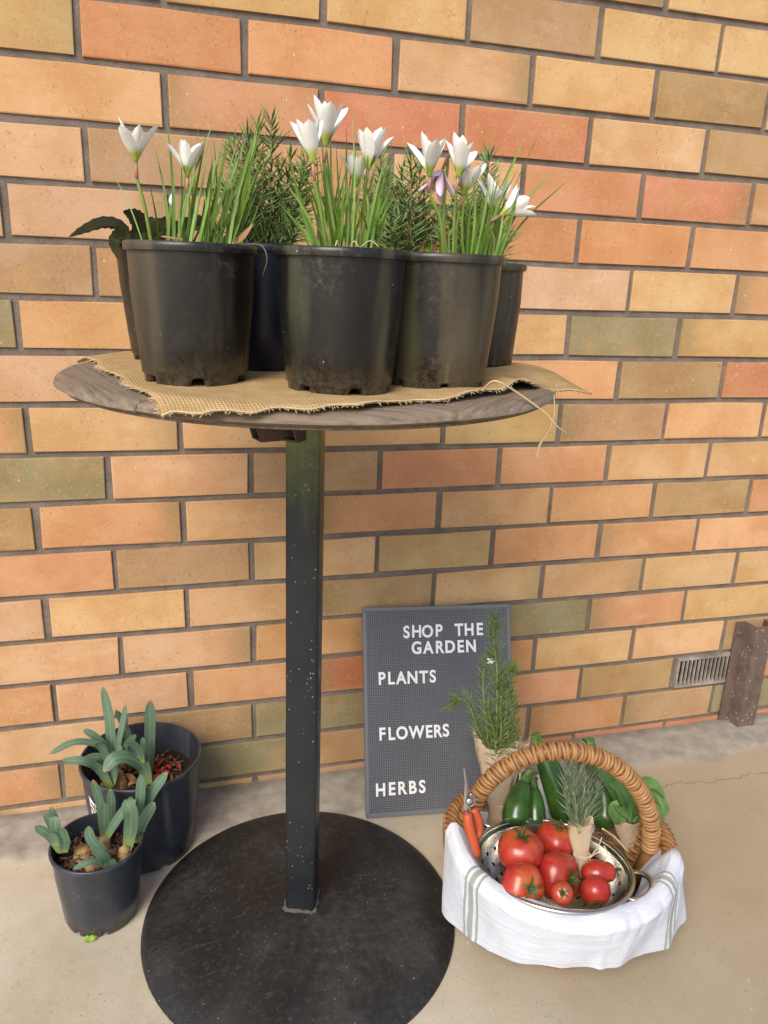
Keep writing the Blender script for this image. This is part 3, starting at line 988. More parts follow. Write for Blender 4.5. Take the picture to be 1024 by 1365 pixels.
# ------------------------------------------------------------------ pots
def pot_mesh(h, rt, rb, notches=6, lip=.009, seed=0):
    n = 96
    q = random.Random(seed)
    ph = q.uniform(0, 6)
    lipw = .0032
    prof = [(rb - .012, .002), (rb - .003, .0), (rb - .0015, .0015), (rb - .001, .0085), (rb + .0012, .0105), (rb + (rt - rb) * .3, h * .3), (rb + (rt - rb) * .65, h * .65), (rt - .0035, h - lip - .003),
            (rt - .0032, h - lip), (rt, h - lip + .0006), (rt + .0006, h - lip * .5), (rt, h - .0006), (rt - .0012, h), (rt - lipw, h - .0006), (rt - lipw - .0012, h - lip), (rt + (rb - rt) * .35 - .004, h * .6), (rb - .004, .014), (0.001, .012)]

    def fn(th, i, r, z):
        if 0 <= i <= 3:
            s = math.cos(notches * th + ph)
            if s > .80: z = max(z, .0085) if i < 3 else z; r = r - .0015
        wob = 1 + .006 * math.sin(2 * th + ph) * (z / h) + .0025 * math.sin(5 * th + ph * 2) * (z / h)
        return r * wob, z
    return MB().lathe(prof, n, fn)


def soil_disc(r, z, seed):
    return MB().lathe([(r, 0), (r * .8, .002), (r * .55, .004), (r * .3, .005), (.001, .006)], 40, lambda th, i, rr, zz: (rr, z + zz + .004 * mnoise.noise((rr * 60 * math.cos(th), rr * 60 * math.sin(th), seed))))


def make_pot(parent, h, rt, rb, m, seed, soil_z=None, notches=6):
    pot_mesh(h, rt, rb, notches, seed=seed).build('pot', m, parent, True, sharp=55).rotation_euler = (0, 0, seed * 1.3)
    sz = soil_z if soil_z is not None else h - .020
    t = sz / h
    soil_disc(rb + (rt - rb) * t - .003, sz, seed).build('soil', MAT['soil'], parent)


TOPZ = TT + .0028
H_, RT_, RB_ = .1375, .0660, .0530
PETAL = None


def petal_mesh(L, w, m, seed):
    """one petal growing up +Z, leaning out along +X; cupped"""
    q = random.Random(seed)
    mb = MB()
    nu, nv = 9, 5

    def fn(i, j):
        s, t = i, (j - .5) * 2
        sm_ = min(1, s / .55)
        ww = w * .5 * ((.30 + .70 * sm_ * sm_ * (3 - 2 * sm_)) * math.sqrt(max(0, 1 - max(0, (s - .50) / .50) ** 2.4)) + .02)
        x = .0018 + L * (.10 * s + .24 * s * s) - .12 * L * s ** 4
        z = L * s
        cup = (t * t) * ww * .50
        return (x - cup, t * ww, z + .0)
    mb.grid(nu, nv, fn)
    me = mb.mesh('petal')
    me.materials.append(m)
    return me


PETALS = [petal_mesh(.039, .0146, MAT['petal'], 1), petal_mesh(.038, .0126, MAT['petal'], 2)]
PETALS_P = [petal_mesh(.036, .0140, MAT['petal_pink'], 3)] * 2


def flower(parent, origin, base, neck, head_dir, open_=1.0, size=1.0, pink=False, missing=0, seed=0):
    """stalk from base (soil) to neck, flower at neck pointing head_dir. Points are world, origin = thing's location"""
    q = random.Random(seed)
    base, neck = Vector(base) - origin, Vector(neck) - origin
    hd = Vector(head_dir).normalized()
    L = (neck - base).length
    mid = base.lerp(neck, .55) + Vector((q.uniform(-.004, .004), q.uniform(-.004, .004), 0)) * 1.0
    low = neck - hd * .016
    pth = curve([base, mid, low.lerp(mid, .25), low], 14)
    stalk = MB().tube(pth, [.0019 - .0004 * i / 14 for i in range(15)], 7).build('stalk', MAT['stalk'], parent)
    fl = bpy.data.objects.new('flower', MB().tube([low, low.lerp(neck, .5), neck - hd * .002], [.0014, .0017, .0015], 8).mesh('flower'))
    fl.data.materials.append(MAT['ovary'])
    link(fl, parent)
    thr = MB().lathe([(.0012, -.003), (.0022, .001), (.0036, .007), (.0048, .012), (.0040, .011), (.001, .004)], 14).build('throat', MAT['stalk'], fl)
    quat = hd.to_track_quat('Z', 'Y')
    thr.location = neck
    thr.rotation_mode = 'QUATERNION'
    thr.rotation_quaternion = quat
    spin = q.uniform(0, 2)
    for k in range(6 - missing):
        o = bpy.data.objects.new('petal', (PETALS_P if pink else PETALS)[k % 2])
        out = open_ * q.uniform(.75, 1.35) * (.17 if k % 2 else .34)
        m = Matrix.Translation(neck) @ quat.to_matrix().to_4x4() @ Matrix.Rotation(spin + k * PI / 3 + q.uniform(-.12, .12), 4, 'Z') @ Matrix.Rotation(out - .08, 4, 'Y') @ Matrix.Rotation(q.uniform(-.25, .25), 4, 'Z') @ Matrix.Diagonal((1, q.uniform(.85, 1.12), q.uniform(.9, 1.08), 1)) @ Matrix.Scale(size * .94 * q.uniform(.93, 1.06), 4)
        link(o, fl)
        o.matrix_local = m
    an = MB()
    for k in range(6):
        a = k * PI / 3
        an.tube([(.001 * math.cos(a), .001 * math.sin(a), .006), (.003 * math.cos(a), .003 * math.sin(a), .017 * size), (.0034 * math.cos(a), .0034 * math.sin(a), .022 * size)], [.0003, .0007, .0006], 5)
    o = an.build('stamens', MAT['anther'], fl)
    o.location = neck
    o.rotation_mode = 'QUATERNION'
    o.rotation_quaternion = quat


def blade(parent, origin, pts, w, m='grass', seed=0, n=12, fold=.45):
    q = random.Random(seed)
    c = curve([Vector(p) - origin for p in pts], n)
    face = Vector((q.uniform(-.9, .9), -1, q.uniform(-.2, .5)))
    return MB().ribbon(c, w, face, fold, .0007).build('leaf', MAT[m], parent)


def lily_pot(name, cx, cy, label, leaves, extra, seed, flowers, rot=0):
    O = Vector((cx, cy, TOPZ))
    t = empty(name, O, label, 'potted plant', 'rain lilies in front row pots')
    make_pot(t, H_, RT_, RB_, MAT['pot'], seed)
    q = random.Random(seed)
    k = 0
    for bx, by, tx, ty, w, bow in leaves:
        dy0, dy1 = q.uniform(-.03, .03), q.uniform(-.035, .035)
        b0 = at(bx, by, cy + dy0)
        b0.z = TOPZ + H_ - .022
        t1 = at(tx, ty, cy + dy1)
        md = b0.lerp(t1, .5) + RIGHT * bow * .001 + Vector((0, dy0 * .2, .004))
        blade(t, O, [b0, md, t1], w * .001, 'grass', seed * 100 + k)
        k += 1
    x0, x1, tx0, tx1, ty0, ty1, cnt = extra
    for i in range(cnt):
        s = q.random()
        bx = x0 + (x1 - x0) * s
        tx = tx0 + (tx1 - tx0) * min(1, max(0, s + q.uniform(-.3, .3)))
        ty = q.uniform(ty0, ty1)
        dy0, dy1 = q.uniform(-.035, .035), q.uniform(-.05, .045)
        b0 = at(bx, 320, cy + dy0)
        b0.z = TOPZ + H_ - .022
        t1 = at(tx, ty, cy + dy1)
        md = b0.lerp(t1, .5) + RIGHT * q.uniform(-.006, .006) + Vector((0, 0, .003))
        blade(t, O, [b0, md, t1], q.uniform(.0022, .0036), 'grass', seed * 100 + k)
        k += 1
    for i, (bx, nx, ny, dx, dz, op, sz, pink, dy, ms) in enumerate(flowers):
        b0 = at(bx, 330, cy + dy * .3)
        b0.z = TOPZ + H_ - .022
        n0 = at(nx, ny, cy + dy)
        hd = RIGHT * dx + Vector((0, 0, dz)) + Vector((0, -.12, 0))
        flower(t, O, b0, n0, hd, op, sz, pink, ms, seed * 10 + i)
    return t, O


A_LEAVES = [(230, 318, 222, 152, 3.6, 3), (224, 318, 207, 196, 3.0, 4), (212, 318, 198, 238, 2.8, 2), (198, 318, 141, 214, 1.4, 3), (228, 318, 288, 152, 3.6, -3), (240, 318, 265, 165, 2.8, 4),
            (262, 318, 352, 142, 3.8, 8), (272, 318, 356, 138, 3.2, 9), (285, 318, 346, 158, 3.4, 7), (250, 318, 330, 178, 3.4, 6), (296, 318, 343, 180, 3.0, 4), (300, 318, 356, 170, 3.0, 6), (268, 318, 304, 172, 3.6, 3), (258, 318, 307, 182, 3.2, 3), (247, 318, 281, 186, 3.2, 1), (252, 318, 262, 205, 3.4, 0), (236, 318, 246, 250, 3.2, 0), (220, 318, 228, 262, 3.6, 0),
            (244, 318, 275, 178, 3.4, 0), (256, 318, 292, 192, 3.6, 2), (276, 318, 322, 196, 3.2, 4), (282, 318, 318, 208, 3.0, 3), (306, 318, 335, 215, 3.0, 3), (262, 318, 284, 205, 3.4, 1)]
A, OA = lily_pot('potted_rain_lily', .1335, -.500, 'pot of white rain lilies with two open blooms, leftmost in the front row', A_LEAVES,
                 (228, 310, 240, 352, 180, 268, 36), 3,
                 [(206, 181, 214, -.02, 1, 1.2, 1.0, False, -.02, 0), (247, 250, 234, .05, 1, 1.0, .96, False, -.015, 0)])
bud = MB().tube(curve([at(231, 318, -.50) - OA, at(230, 285, -.50) - OA, at(229, 272, -.50) - OA], 8), .0012, 6).build('stalk', MAT['stalk'], A)
MB().tube(curve([at(229, 274, -.50) - OA, at(229, 266, -.50) - OA, at(229, 257, -.50) - OA], 6), [.0014, .0024, .0030, .0030, .0024, .0014, .0004], 8).build('bud', MAT['petal'], A)
MB().ribbon(curve([at(308, 322, -.50) - OA, at(322, 316, -.52) - OA, at(338, 297, -.53) - OA], 8), .0085, (-.3, -1, .5), .4, .0008, lambda s: math.sin(PI * min(1, .35 + s * .65)) + .05).build('dry_leaf', MAT['dry'], A)
MB().ribbon(curve([at(215, 314, -.52) - OA, at(232, 317, -.53) - OA, at(245, 319, -.53) - OA], 6), .005, (0, -.4, 1), .3, .0008).build('dry_leaf', MAT['dry'], A)
MB().tube(curve([at(336, 324, -.44) - OA, at(350, 328, -.46) - OA, at(356, 345, -.46) - OA, at(350, 368, -.45) - OA], 16), .0006, 5).build('dry_fibre', MAT['straw'], A)

M_LEAVES = [(440, 325, 433, 158, 2.4, -2), (452, 325, 428, 168, 3.6, -3), (460, 325, 441, 156, 3.4, -5), (468, 325, 469, 138, 2.0, 2), (466, 325, 462, 168, 3.4, 0), (478, 325, 527, 169, 2.2, 4), (475, 325, 492, 190, 3.4, 1), (450, 325, 434, 182, 3.4, 0), (430, 325, 378, 238, 3.0, 5), (425, 325, 370, 268, 3.0, 4), (436, 325, 392, 205, 3.0, 4), (444, 325, 402, 215, 3.2, 2),
            (485, 325, 527, 258, 3.0, -2), (490, 325, 520, 218, 2.6, -3), (482, 325, 514, 208, 3.0, -2), (472, 325, 505, 205, 3.2, 0), (456, 325, 448, 190, 3.6, 0), (462, 325, 476, 178, 3.4, 0), (448, 325, 420, 235, 3.2, 2), (440, 325, 412, 225, 3.2, 2), (470, 325, 484, 215, 3.0, 0), (454, 325, 458, 230, 3.4, 0)]
Mp, OM = lily_pot('potted_rain_lily', .2735, -.568, 'pot of white rain lilies with a cluster of open blooms, centre of the front row', M_LEAVES,
                  (416, 496, 385, 520, 190, 290, 42), 5,
                  [(440, 417, 215, -.14, 1, .8, 1.0, False, -.03, 0), (455, 434, 192, .02, 1, 1.0, 1.05, False, .0, 0), (478, 491, 224, .12, 1, 1.0, 1.0, False, -.01, 0), (470, 475, 246, -.02, 1, 1.3, .9, False, .02, 1)])
for i in range(3):
    a = at(452 + i * 14, 330, -.605) - OM
    bq = at(440 + i * 34 + rng.uniform(-10, 10), 329 + rng.uniform(-4, 3), -.61) - OM
    MB().tube(curve([a, a.lerp(bq, .5) + Vector((0, 0, .006)), bq], 6), .0007, 5).build('dry_fibre', MAT['straw'], Mp)

R_LEAVES = [(640, 335, 700, 178, 3.4, -4), (635, 335, 692, 196, 2.8, -4), (645, 335, 729, 155, 1.3, -3), (648, 335, 742, 221, 3.4, -9), (652, 335, 759, 238, 3.2, -10), (636, 335, 664, 210, 2.0, 0), (640, 335, 668, 240, 3.4, 0), (630, 335, 655, 232, 2.8, 0), (655, 335, 690, 245, 3.0, -4), (648, 335, 676, 262, 3.2, -2),
            (642, 335, 690, 225, 3.2, -4), (634, 335, 640, 250, 3.0, 0), (626, 335, 634, 262, 2.6, 0), (598, 335, 598, 292, 2.4, 0), (575, 335, 574, 302, 2.0, 0), (650, 335, 700, 262, 2.8, -4), (638, 335, 650, 268, 3.2, 0), (656, 335, 672, 276, 3.2, 0), (644, 335, 662, 282, 3.2, 0)]
Rp, ORp = lily_pot('potted_rain_lily', .3885, -.536, 'pot of white rain lilies with one pink bloom, rightmost in the front row', R_LEAVES,
                   (622, 660, 625, 692, 225, 295, 26), 7,
                   [(596, 573, 233, -.06, 1, 1.3, 1.0, False, -.03, 0), (606, 611, 234, .04, 1, 1.2, 1.0, False, -.03, 0), (609, 618, 258, .16, 1, 1.3, 1.0, False, -.01, 0), (600, 590, 226, -.25, -.62, 2.2, .95, True, -.012, 0), (648, 657, 284, .0, 1, 1.3, 1.0, False, -.0, 0), (652, 668, 286, .85, .55, 1.3, 1.0, False, -.02, 0)])
for i in range(6):
    a = at(560 + i * 9, 338, -.52) - ORp
    bq = at(563 + i * 9 + rng.uniform(-8, 8), 318 + rng.uniform(-8, 8), -.53) - ORp
    MB().ribbon(curve([a, a.lerp(bq, .5) + Vector((.002, 0, .003)), bq], 6), .005, (0, -1, .3), .3, .0006).build('leaf' if i % 2 else 'dry_leaf', MAT['lime' if i % 2 else 'dry'], Rp)


# rosemary ---------------------------------------------------------------
def sprig(parent, pts, density=9.0, nl=.020, nw=.0019, m='needle', seed=0, twig='twig', rad=.0016, droop=0, up=.55, start=.06):
    """stem with whorls of needle leaves; the needles are one part under the stem"""
    q = random.Random(seed)
    c = curve(pts, 26)
    L = sum((c[i + 1] - c[i]).length for i in range(26))
    st = MB().tube(c, [rad * (1 - .65 * i / 26) for i in range(27)], 6).build('sprig', MAT[twig], parent)
    nd = MB()
    cnt = int(L * 1000 / density * 5)
    for i in range(cnt):
        s = start + (1 - start) * (i / cnt)
        k = min(int(s * 26), 25)
        p = c[k].lerp(c[k + 1], s * 26 - k)
        t = (c[k + 1] - c[k]).normalized()
        a = i * 2.4 + q.uniform(-.5, .5)
        o1 = t.orthogonal().normalized()
        o = o1 * math.cos(a) + t.cross(o1) * math.sin(a)
        l = nl * q.uniform(.65, 1.15) * (1.0 if s < .85 else .75)
        sp = up * q.uniform(.6, 1.5) + (.9 if s > .93 else 0)
        d = (o + t * sp).normalized()
        tip = p + d * l + t * l * .18 + Vector((0, 0, -droop * l))
        mid = p + d * l * .5 + Vector((0, 0, .0008))
        side = d.cross(t)
        if side.length < 1e-3: continue
        side.normalize()
        w = nw * .5 * q.uniform(.8, 1.2)
        n0 = side.cross(d) * w * .7
        nd.add([p - side * w * .4, p + side * w * .4, mid + side * w, mid + n0, mid - side * w, tip],
               [(0, 1, 2, 3), (0, 3, 4), (3, 2, 5), (4, 3, 5), (0, 4, 5, 2) if False else (4, 0, 1), (2, 4, 5)])
    nd.build('needles', MAT[m], st, False, kind='stuff')
    return st


def rosemary_pot(cx, cy, label, sprigs, m, seed, h=.140, rt=.0685):
    O = Vector((cx, cy, TOPZ - .0015))
    t = empty('potted_rosemary', O, label, 'potted plant', 'rosemary pots in the back row')
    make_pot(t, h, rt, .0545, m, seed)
    q = random.Random(seed)
    for i, (bx, by, tx, ty, bend) in enumerate(sprigs):
        dy0, dy1 = q.uniform(-.03, .03), q.uniform(-.04, .04)
        b0 = at(bx, by, cy + dy0) - O
        b0.z = h - .02
        t1 = at(tx, ty, cy + dy1) - O
        md = b0.lerp(t1, .5) + RIGHT * bend * .001
        sprig(t, [b0, md, t1], 6.5, .0275, .0028, 'needle', seed * 50 + i, up=.40)
    return t


rosemary_pot(.222, -.375, 'rosemary bush in a dark blue pot between the left and centre lily pots',
             [(345, 320, 343, 166, -6), (350, 320, 362, 160, 4), (340, 320, 312, 190, -3), (356, 320, 388, 208, 4), (332, 320, 330, 182, 0), (360, 320, 402, 235, 5), (345, 320, 352, 215, 0), (350, 320, 375, 255, 5), (338, 320, 320, 262, -3),
              (352, 320, 340, 270, -2), (350, 320, 390, 285, 6), (345, 320, 360, 285, 3), (335, 320, 300, 250, -4), (355, 320, 410, 270, 6), (352, 320, 412, 205, 9), (346, 320, 335, 235, -4), (352, 320, 372, 225, 3), (342, 320, 310, 288, -4), (356, 320, 400, 300, 5)], MAT['pot_blue'], 21, .145, .0665)
rosemary_pot(.385, -.375, 'rosemary bush in the pot hidden between the centre and right lily pots',
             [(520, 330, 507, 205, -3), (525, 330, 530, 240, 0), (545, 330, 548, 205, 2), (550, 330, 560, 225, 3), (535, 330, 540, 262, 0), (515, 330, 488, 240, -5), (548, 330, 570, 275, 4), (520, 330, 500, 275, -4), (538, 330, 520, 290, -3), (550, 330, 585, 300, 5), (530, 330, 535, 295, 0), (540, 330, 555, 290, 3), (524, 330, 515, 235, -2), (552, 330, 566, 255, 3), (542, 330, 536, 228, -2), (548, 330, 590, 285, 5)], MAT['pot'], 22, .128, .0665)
rosemary_pot(.498, -.362, 'rosemary bush in a grey black pot at the right end behind the pink bloom',
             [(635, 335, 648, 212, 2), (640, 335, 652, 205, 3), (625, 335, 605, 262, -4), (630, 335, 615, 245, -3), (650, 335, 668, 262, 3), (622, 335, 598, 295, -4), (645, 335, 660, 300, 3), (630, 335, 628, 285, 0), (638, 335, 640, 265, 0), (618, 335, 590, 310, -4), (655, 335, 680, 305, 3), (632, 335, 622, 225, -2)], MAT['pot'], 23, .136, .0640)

# dark leaved plant, back left
O = Vector((.108, -.300, TOPZ - .0015))
dk = empty('potted_leafy_plant', O, 'small pot with dark serrated leaves behind the leftmost lily pot', 'potted plant')
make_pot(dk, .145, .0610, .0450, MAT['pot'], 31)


def toothed_leaf(parent, pts, w, face, m, seed, name='leaf', teeth=9, fold=.3, n=18):
    q = random.Random(seed)
    c = curve(pts, n)

    def pr(s):
        return (math.sin(PI * min(1, .06 + s ** .8 * .94)) ** .8) * (1 + .34 * ((s * teeth) % 1 - .5)) + .03
    return MB().ribbon(c, w, face, fold, .0009, pr).build(name, MAT[m], parent)


for i, (pp, w, fc, m) in enumerate([
        ([(172, 320), (160, 299), (138, 294), (112, 304), (92, 315)], .026, (.25, -.55, 1), 'darkleaf'),
        ([(180, 320), (188, 300), (178, 287), (164, 281)], .024, (-.8, -.9, .5), 'darkleaf'),
        ([(178, 326), (190, 306), (206, 300), (219, 314)], .026, (.1, -1, .5), 'darkleaf'),
        ([(172, 322), (163, 312), (152, 322), (158, 346)], .018, (-.3, -1, .2), 'darkleaf'),
        ([(196, 326), (214, 303), (230, 300), (246, 314)], .024, (0, -1, .6), 'darkleaf'),
        ([(206, 326), (245, 302), (270, 295), (288, 305)], .022, (0, -1, .6), 'darkleaf')]):
    toothed_leaf(dk, [at(x, y, -.30 - .012 * i) - O for x, y in pp], w, fc, m, i, fold=.75)

# ------------------------------------------------------------------ pots on the floor
def strap(parent, O, pix, dy, w, face=(0, -1, .25), seed=0, m='strap', fold=.24, blunt=True, n=16, thick=.0009):
    q = random.Random(seed)
    pts = []
    for i, (x, y) in enumerate(pix):
        yy = dy[i] if isinstance(dy, (list, tuple)) else dy
        pts.append(at(x, y, yy) - O)
    c = curve(pts, n)
    pr = (lambda s: (min(1, .72 + s * .9)) * (math.sqrt(max(.02, 1 - max(0, (s - .72) / .28) ** 2.2)))) if blunt else (lambda s: min(1, .7 + s) * max(.05, (1 - s ** 2.5)))
    return MB().ribbon(c, w * 1.15, face, fold, thick, pr).build('leaf', MAT[m], parent)


def chips(parent, r, z, cnt, seed, mats=('bark',), name='bark_chips'):
    q = random.Random(seed)
    mb = MB()
    for i in range(cnt):
        a, d = q.uniform(0, 2 * PI), r * math.sqrt(q.random())
        L_, w = q.uniform(.006, .020), q.uniform(.0015, .004)
        m = Matrix.Translation((d * math.cos(a), d * math.sin(a), z + q.uniform(0, .008))) @ Matrix.Rotation(q.uniform(0, PI), 4, 'Z') @ Matrix.Rotation(q.uniform(-.5, .5), 4, 'Y') @ Matrix.Rotation(q.uniform(-1, 1), 4, 'X')
        mb.box((-L_ / 2, -w / 2, -.0008), (L_ / 2, w / 2, .0008), m)
    return mb.build(name, MAT[mats[0]], parent, False, kind='stuff')


BX, BY = .031, -.1245
O = Vector((BX, BY, .0025))
big = empty('potted_bulbs', O, 'large black pot of bulb leaves with red fallen petals, against the wall', 'potted plant')
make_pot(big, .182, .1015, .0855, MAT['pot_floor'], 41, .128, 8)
chips(big, .078, .134, 150, 5)
for i, (pix, dy, w, fc) in enumerate([
        ([(149, 1046), (148, 1005), (146, 960), (137, 915)], [-.135, -.12, -.11, -.10], .0150, (-.2, -1, .1)),
        ([(153, 1042), (156, 1000), (163, 965), (168, 938)], [-.15, -.145, -.14, -.13], .0110, (-.9, -1, .2)),
        ([(182, 1030), (176, 1000), (165, 965), (154, 946)], [-.10, -.09, -.08, -.075], .0130, (-.4, -1, .2)),
        ([(198, 1032), (199, 1000), (200, 965), (200, 933)], [-.13, -.12, -.115, -.11], .0165, (.1, -1, .1)),
        ([(194, 1034), (193, 1012), (190, 982)], [-.145, -.14, -.14], .0105, (-.3, -1, .2)),
        ([(152, 1010), (138, 992), (125, 980), (111, 972)], [-.13, -.13, -.13, -.125], .0105, (-.3, -.7, 1)),
        ([(150, 1005), (128, 991), (98, 989), (65, 1005)], [-.15, -.15, -.155, -.16], .0110, (0, -.5, 1)),
        ([(148, 1050), (132, 1025), (112, 1014), (82, 1013)], [-.17, -.17, -.18, -.18], .0125, (-.2, -.7, 1)),
        ([(152, 1046), (144, 1022), (133, 1009), (111, 1010)], [-.16, -.15, -.15, -.155], .0125, (-.2, -.6, 1)),
        ([(150, 1046), (155, 1018), (161, 993)], [-.165, -.16, -.155], .0105, (-.5, -1, .3)),
        ([(158, 1015), (168, 993), (181, 979)], [-.15, -.145, -.14], .0105, (.3, -1, .3)),
        ([(197, 1050), (191, 1022), (172, 1009), (152, 1011), (138, 1028)], [-.155, -.16, -.17, -.18, -.185], .0200, (-.2, -.8, 1)),
        ([(188, 1018), (183, 1002), (174, 993), (165, 993)], [-.16, -.165, -.17, -.175], .0165, (-.2, -.9, .8)),
        ([(150, 1030), (138, 1000), (128, 990)], [-.155, -.155, -.16], .0130, (-.4, -.8, .6))]):
    strap(big, O, pix, dy, w, fc, i)
q = random.Random(4)
rp = MB()
for i in range(22):
    p = at(216 + q.gauss(0, 8), 1022 + q.gauss(0, 5), -.125 + q.uniform(-.02, .03)) - O
    p.z = .135 + q.uniform(.001, .014)
    d = Vector((q.uniform(-1, 1), q.uniform(-1, 1), q.uniform(-.3, .8))).normalized()
    rp.ribbon(curve([p, p + d * .006 + Vector((0, 0, .002)), p + d * .012], 5), .006, (q.uniform(-1, 1), q.uniform(-1, 1), 1), .4, .0005)
rp.build('fallen_petals', MAT['red'], big, True, kind='stuff')
for i in range(9):
    p = at(150 + q.uniform(-8, 80), 1040 + q.uniform(-12, 6), -.14) - O
    p.z = .137
    d = Vector((q.uniform(-1, 1), q.uniform(-1, 1), .3)).normalized()
    MB().ribbon(curve([p, p + d * .012 + Vector((0, 0, .004)), p + d * .024], 6), .011, (q.uniform(-.5, .5), -.5, 1), .4, .0007).build('dry_leaf', MAT['dry'], big)
# bulb necks in the large pot
for x, y in ((152, 1050), (194, 1040), (160, 1046)):
    p = on(x, y, .14) - O
    p.z = .124
    MB().tube([p, p + Vector((0, 0, .014)), p + Vector((0, 0, .028)), p + Vector((0, 0, .04))], [.012, .014, .009, .006], 12).build('bulb', MAT['bulb'], big)
# sticker wrapped on the pot's left
stk = MB()
an0, an1 = R(213), R(236)
rs = lambda z: .0855 + (.0985 - .0855) * z / .17 + .0024


def stp(a, z):
    return (rs(z) * math.cos(a), rs(z) * math.sin(a), z)


na = 8
up_ = [stp(an0 + (an1 - an0) * i / na, .150 - .028 * i / na) for i in range(na + 1)]
dn_ = [stp(an0 + (an1 - an0) * i / na, .112) for i in range(na + 1)]
stk.add(up_ + dn_, [(i, i + 1, na + 2 + i, na + 1 + i) for i in range(na)])
st_o = stk.build('label_sticker', MAT['sticker'], big)
ik = MB()
for a, b_ in (((.12, .85), (.55, .15)), ((.3, .82), (.75, .12)), ((.05, .55), (.3, .1))):
    pts = []
    for s in range(5):
        f = s / 4
        aa = a[0] + (b_[0] - a[0]) * f
        zz = .112 + .030 * (a[1] + (b_[1] - a[1]) * f)
        an = an0 + (an1 - an0) * aa
        p = Vector(stp(an, zz))
        pts.append(p + Vector((math.cos(an), math.sin(an), 0)) * .0004)
    ik.ribbon(pts, .0022, (math.cos(R(225)), math.sin(R(225)), 0), 0, .0004, lambda s: 1)
ik.build('printed_mark', MAT['ink'], st_o)

SX, SY = -.0337, -.2734
O = Vector((SX, SY, 0.001))
sml = empty('potted_bulbs', O, 'small black pot of sprouting bulbs with exposed necks, left of the iron base', 'potted plant')
make_pot(sml, .1365, .0690, .0555, MAT['pot_floor'], 43, .104, 8)
chips(sml, .056, .110, 170, 6)
SL = [
    ([(139, 1117), (139, 1090), (139, 1070)], -.265, .0125, (.2, -1, .2)),
    ([(141, 1114), (148, 1082), (147, 1051)], -.245, .0120, (-.2, -1, .2)),
    ([(138, 1114), (134, 1075), (124, 1039)], -.245, .0125, (-.3, -1, .2)),
    ([(142, 1116), (152, 1098), (166, 1079), (181, 1066)], [-.27, -.27, -.27, -.265], .0125, (-.5, -1, .5)),
    ([(143, 1114), (157, 1090), (170, 1074), (176, 1062)], [-.26, -.255, -.25, -.25], .0110, (-.5, -1, .5)),
    ([(170, 1129), (174, 1104), (174, 1082), (166, 1066)], [-.28, -.285, -.295, -.29], .0185, (-.1, -1, .5)),
    ([(179, 1126), (184, 1090), (187, 1060), (188, 1032)], [-.255, -.25, -.245, -.24], .0140, (-.3, -1, .2)),
    ([(180, 1126), (190, 1085), (203, 1055), (223, 1029)], [-.25, -.24, -.235, -.23], .0150, (-.4, -1, .3)),
    ([(181, 1120), (190, 1096), (206, 1069)], [-.27, -.265, -.26], .0150, (-.3, -1, .4)),
    ([(149, 1154), (136, 1135), (121, 1118), (118, 1101)], [-.30, -.30, -.295, -.29], .0140, (-.3, -1, .4)),
    ([(149, 1157), (138, 1142), (122, 1130)], [-.315, -.32, -.32], .0125, (.2, -.8, 1)),
    ([(148, 1159), (132, 1149), (118, 1149), (97, 1158)], [-.32, -.325, -.33, -.335], .0090, (0, -.6, 1)),
    ([(150, 1157), (149, 1152), (146, 1146)], [-.325, -.325, -.325], .0120, (0, -.8, 1)),
    ([(82, 1137), (74, 1108), (60, 1083)], [-.285, -.285, -.28], .0125, (-.2, -1, .4)),
    ([(83, 1136), (76, 1105), (68, 1075)], [-.275, -.27, -.265], .0120, (-.2, -1, .2)),
    ([(80, 1134), (66, 1114), (47, 1101)], [-.29, -.29, -.29], .0120, (-.2, -1, .6)),
    ([(84, 1136), (76, 1118), (73, 1098), (75, 1088)], [-.295, -.30, -.30, -.295], .0165, (-.4, -1, .4)),
    ([(85, 1137), (86, 1120), (79, 1103)], [-.30, -.305, -.305], .0130, (.2, -1, .4)),
    ([(76, 1128), (72, 1118), (64, 1110)], [-.30, -.305, -.31], .0150, (-.4, -1, .5))]
for i, (pix, dy, w, fc) in enumerate(SL):
    strap(sml, O, pix, dy, w, fc, i)
for i, (x, y, dy, tilt, w) in enumerate([(139, 1122, -.268, (.1, 0), .0085), (166, 1136, -.285, (.12, 0), .0095), (125, 1156, -.30, (0, 0), .014), (149, 1140, -.28, (.1, 0), .007), (110, 1135, -.27, (0, 0), .012)]):
    p = at(x, y, dy) - O
    d = Vector((tilt[0], tilt[1], 1)).normalized()
    z0 = p - d * .022
    MB().tube([z0, z0 + d * .010, p, p + d * .007, p + d * .010], [w * 1.5, w * 1.35, w, w * .85, w * .5], 12).build('bulb', MAT['bulb'], sml)
    sk = MB()
    for j in range(7):
        a = j * .9
        o_ = Vector((math.cos(a), math.sin(a), 0)) * w * .85
        sk.ribbon(curve([p + o_ - d * .004, p + o_ * 1.15 + d * .003, p + o_ * 1.35 + d * .009], 4), w * .7, o_, .2, .0005)
    sk.build('papery_skin', MAT['straw'], sml, True, kind='stuff')
# crumbs, fibres on the small pot's side
for x0, y0, x1, y1 in ((126, 1172, 129, 1186), (124, 1180, 140, 1176), (140, 1178, 152, 1172), (150, 1168, 156, 1182)):
    a, b_ = at(x0, y0, -.345) - O, at(x1, y1, -.345) - O

# fresh leaf scrap on the floor
p = on(120, 1255, .002)
sc = empty('leaf_scrap', p, 'tiny lime green leaf scrap on the concrete in front of the small bulb pot', 'leaf')
for i, (dx, dy) in enumerate(((-.010, .002), (.011, .004))):
    MB().ribbon(curve([Vector((0, 0, .001)), Vector((dx * .5, dy, .005)), Vector((dx, dy * 1.5, .002))], 6), .010, (0, -.3, 1), .3, .0006, lambda s: math.sin(PI * min(1, .1 + s * .85)) + .05).build('leaflet', MAT['lime'], sc)

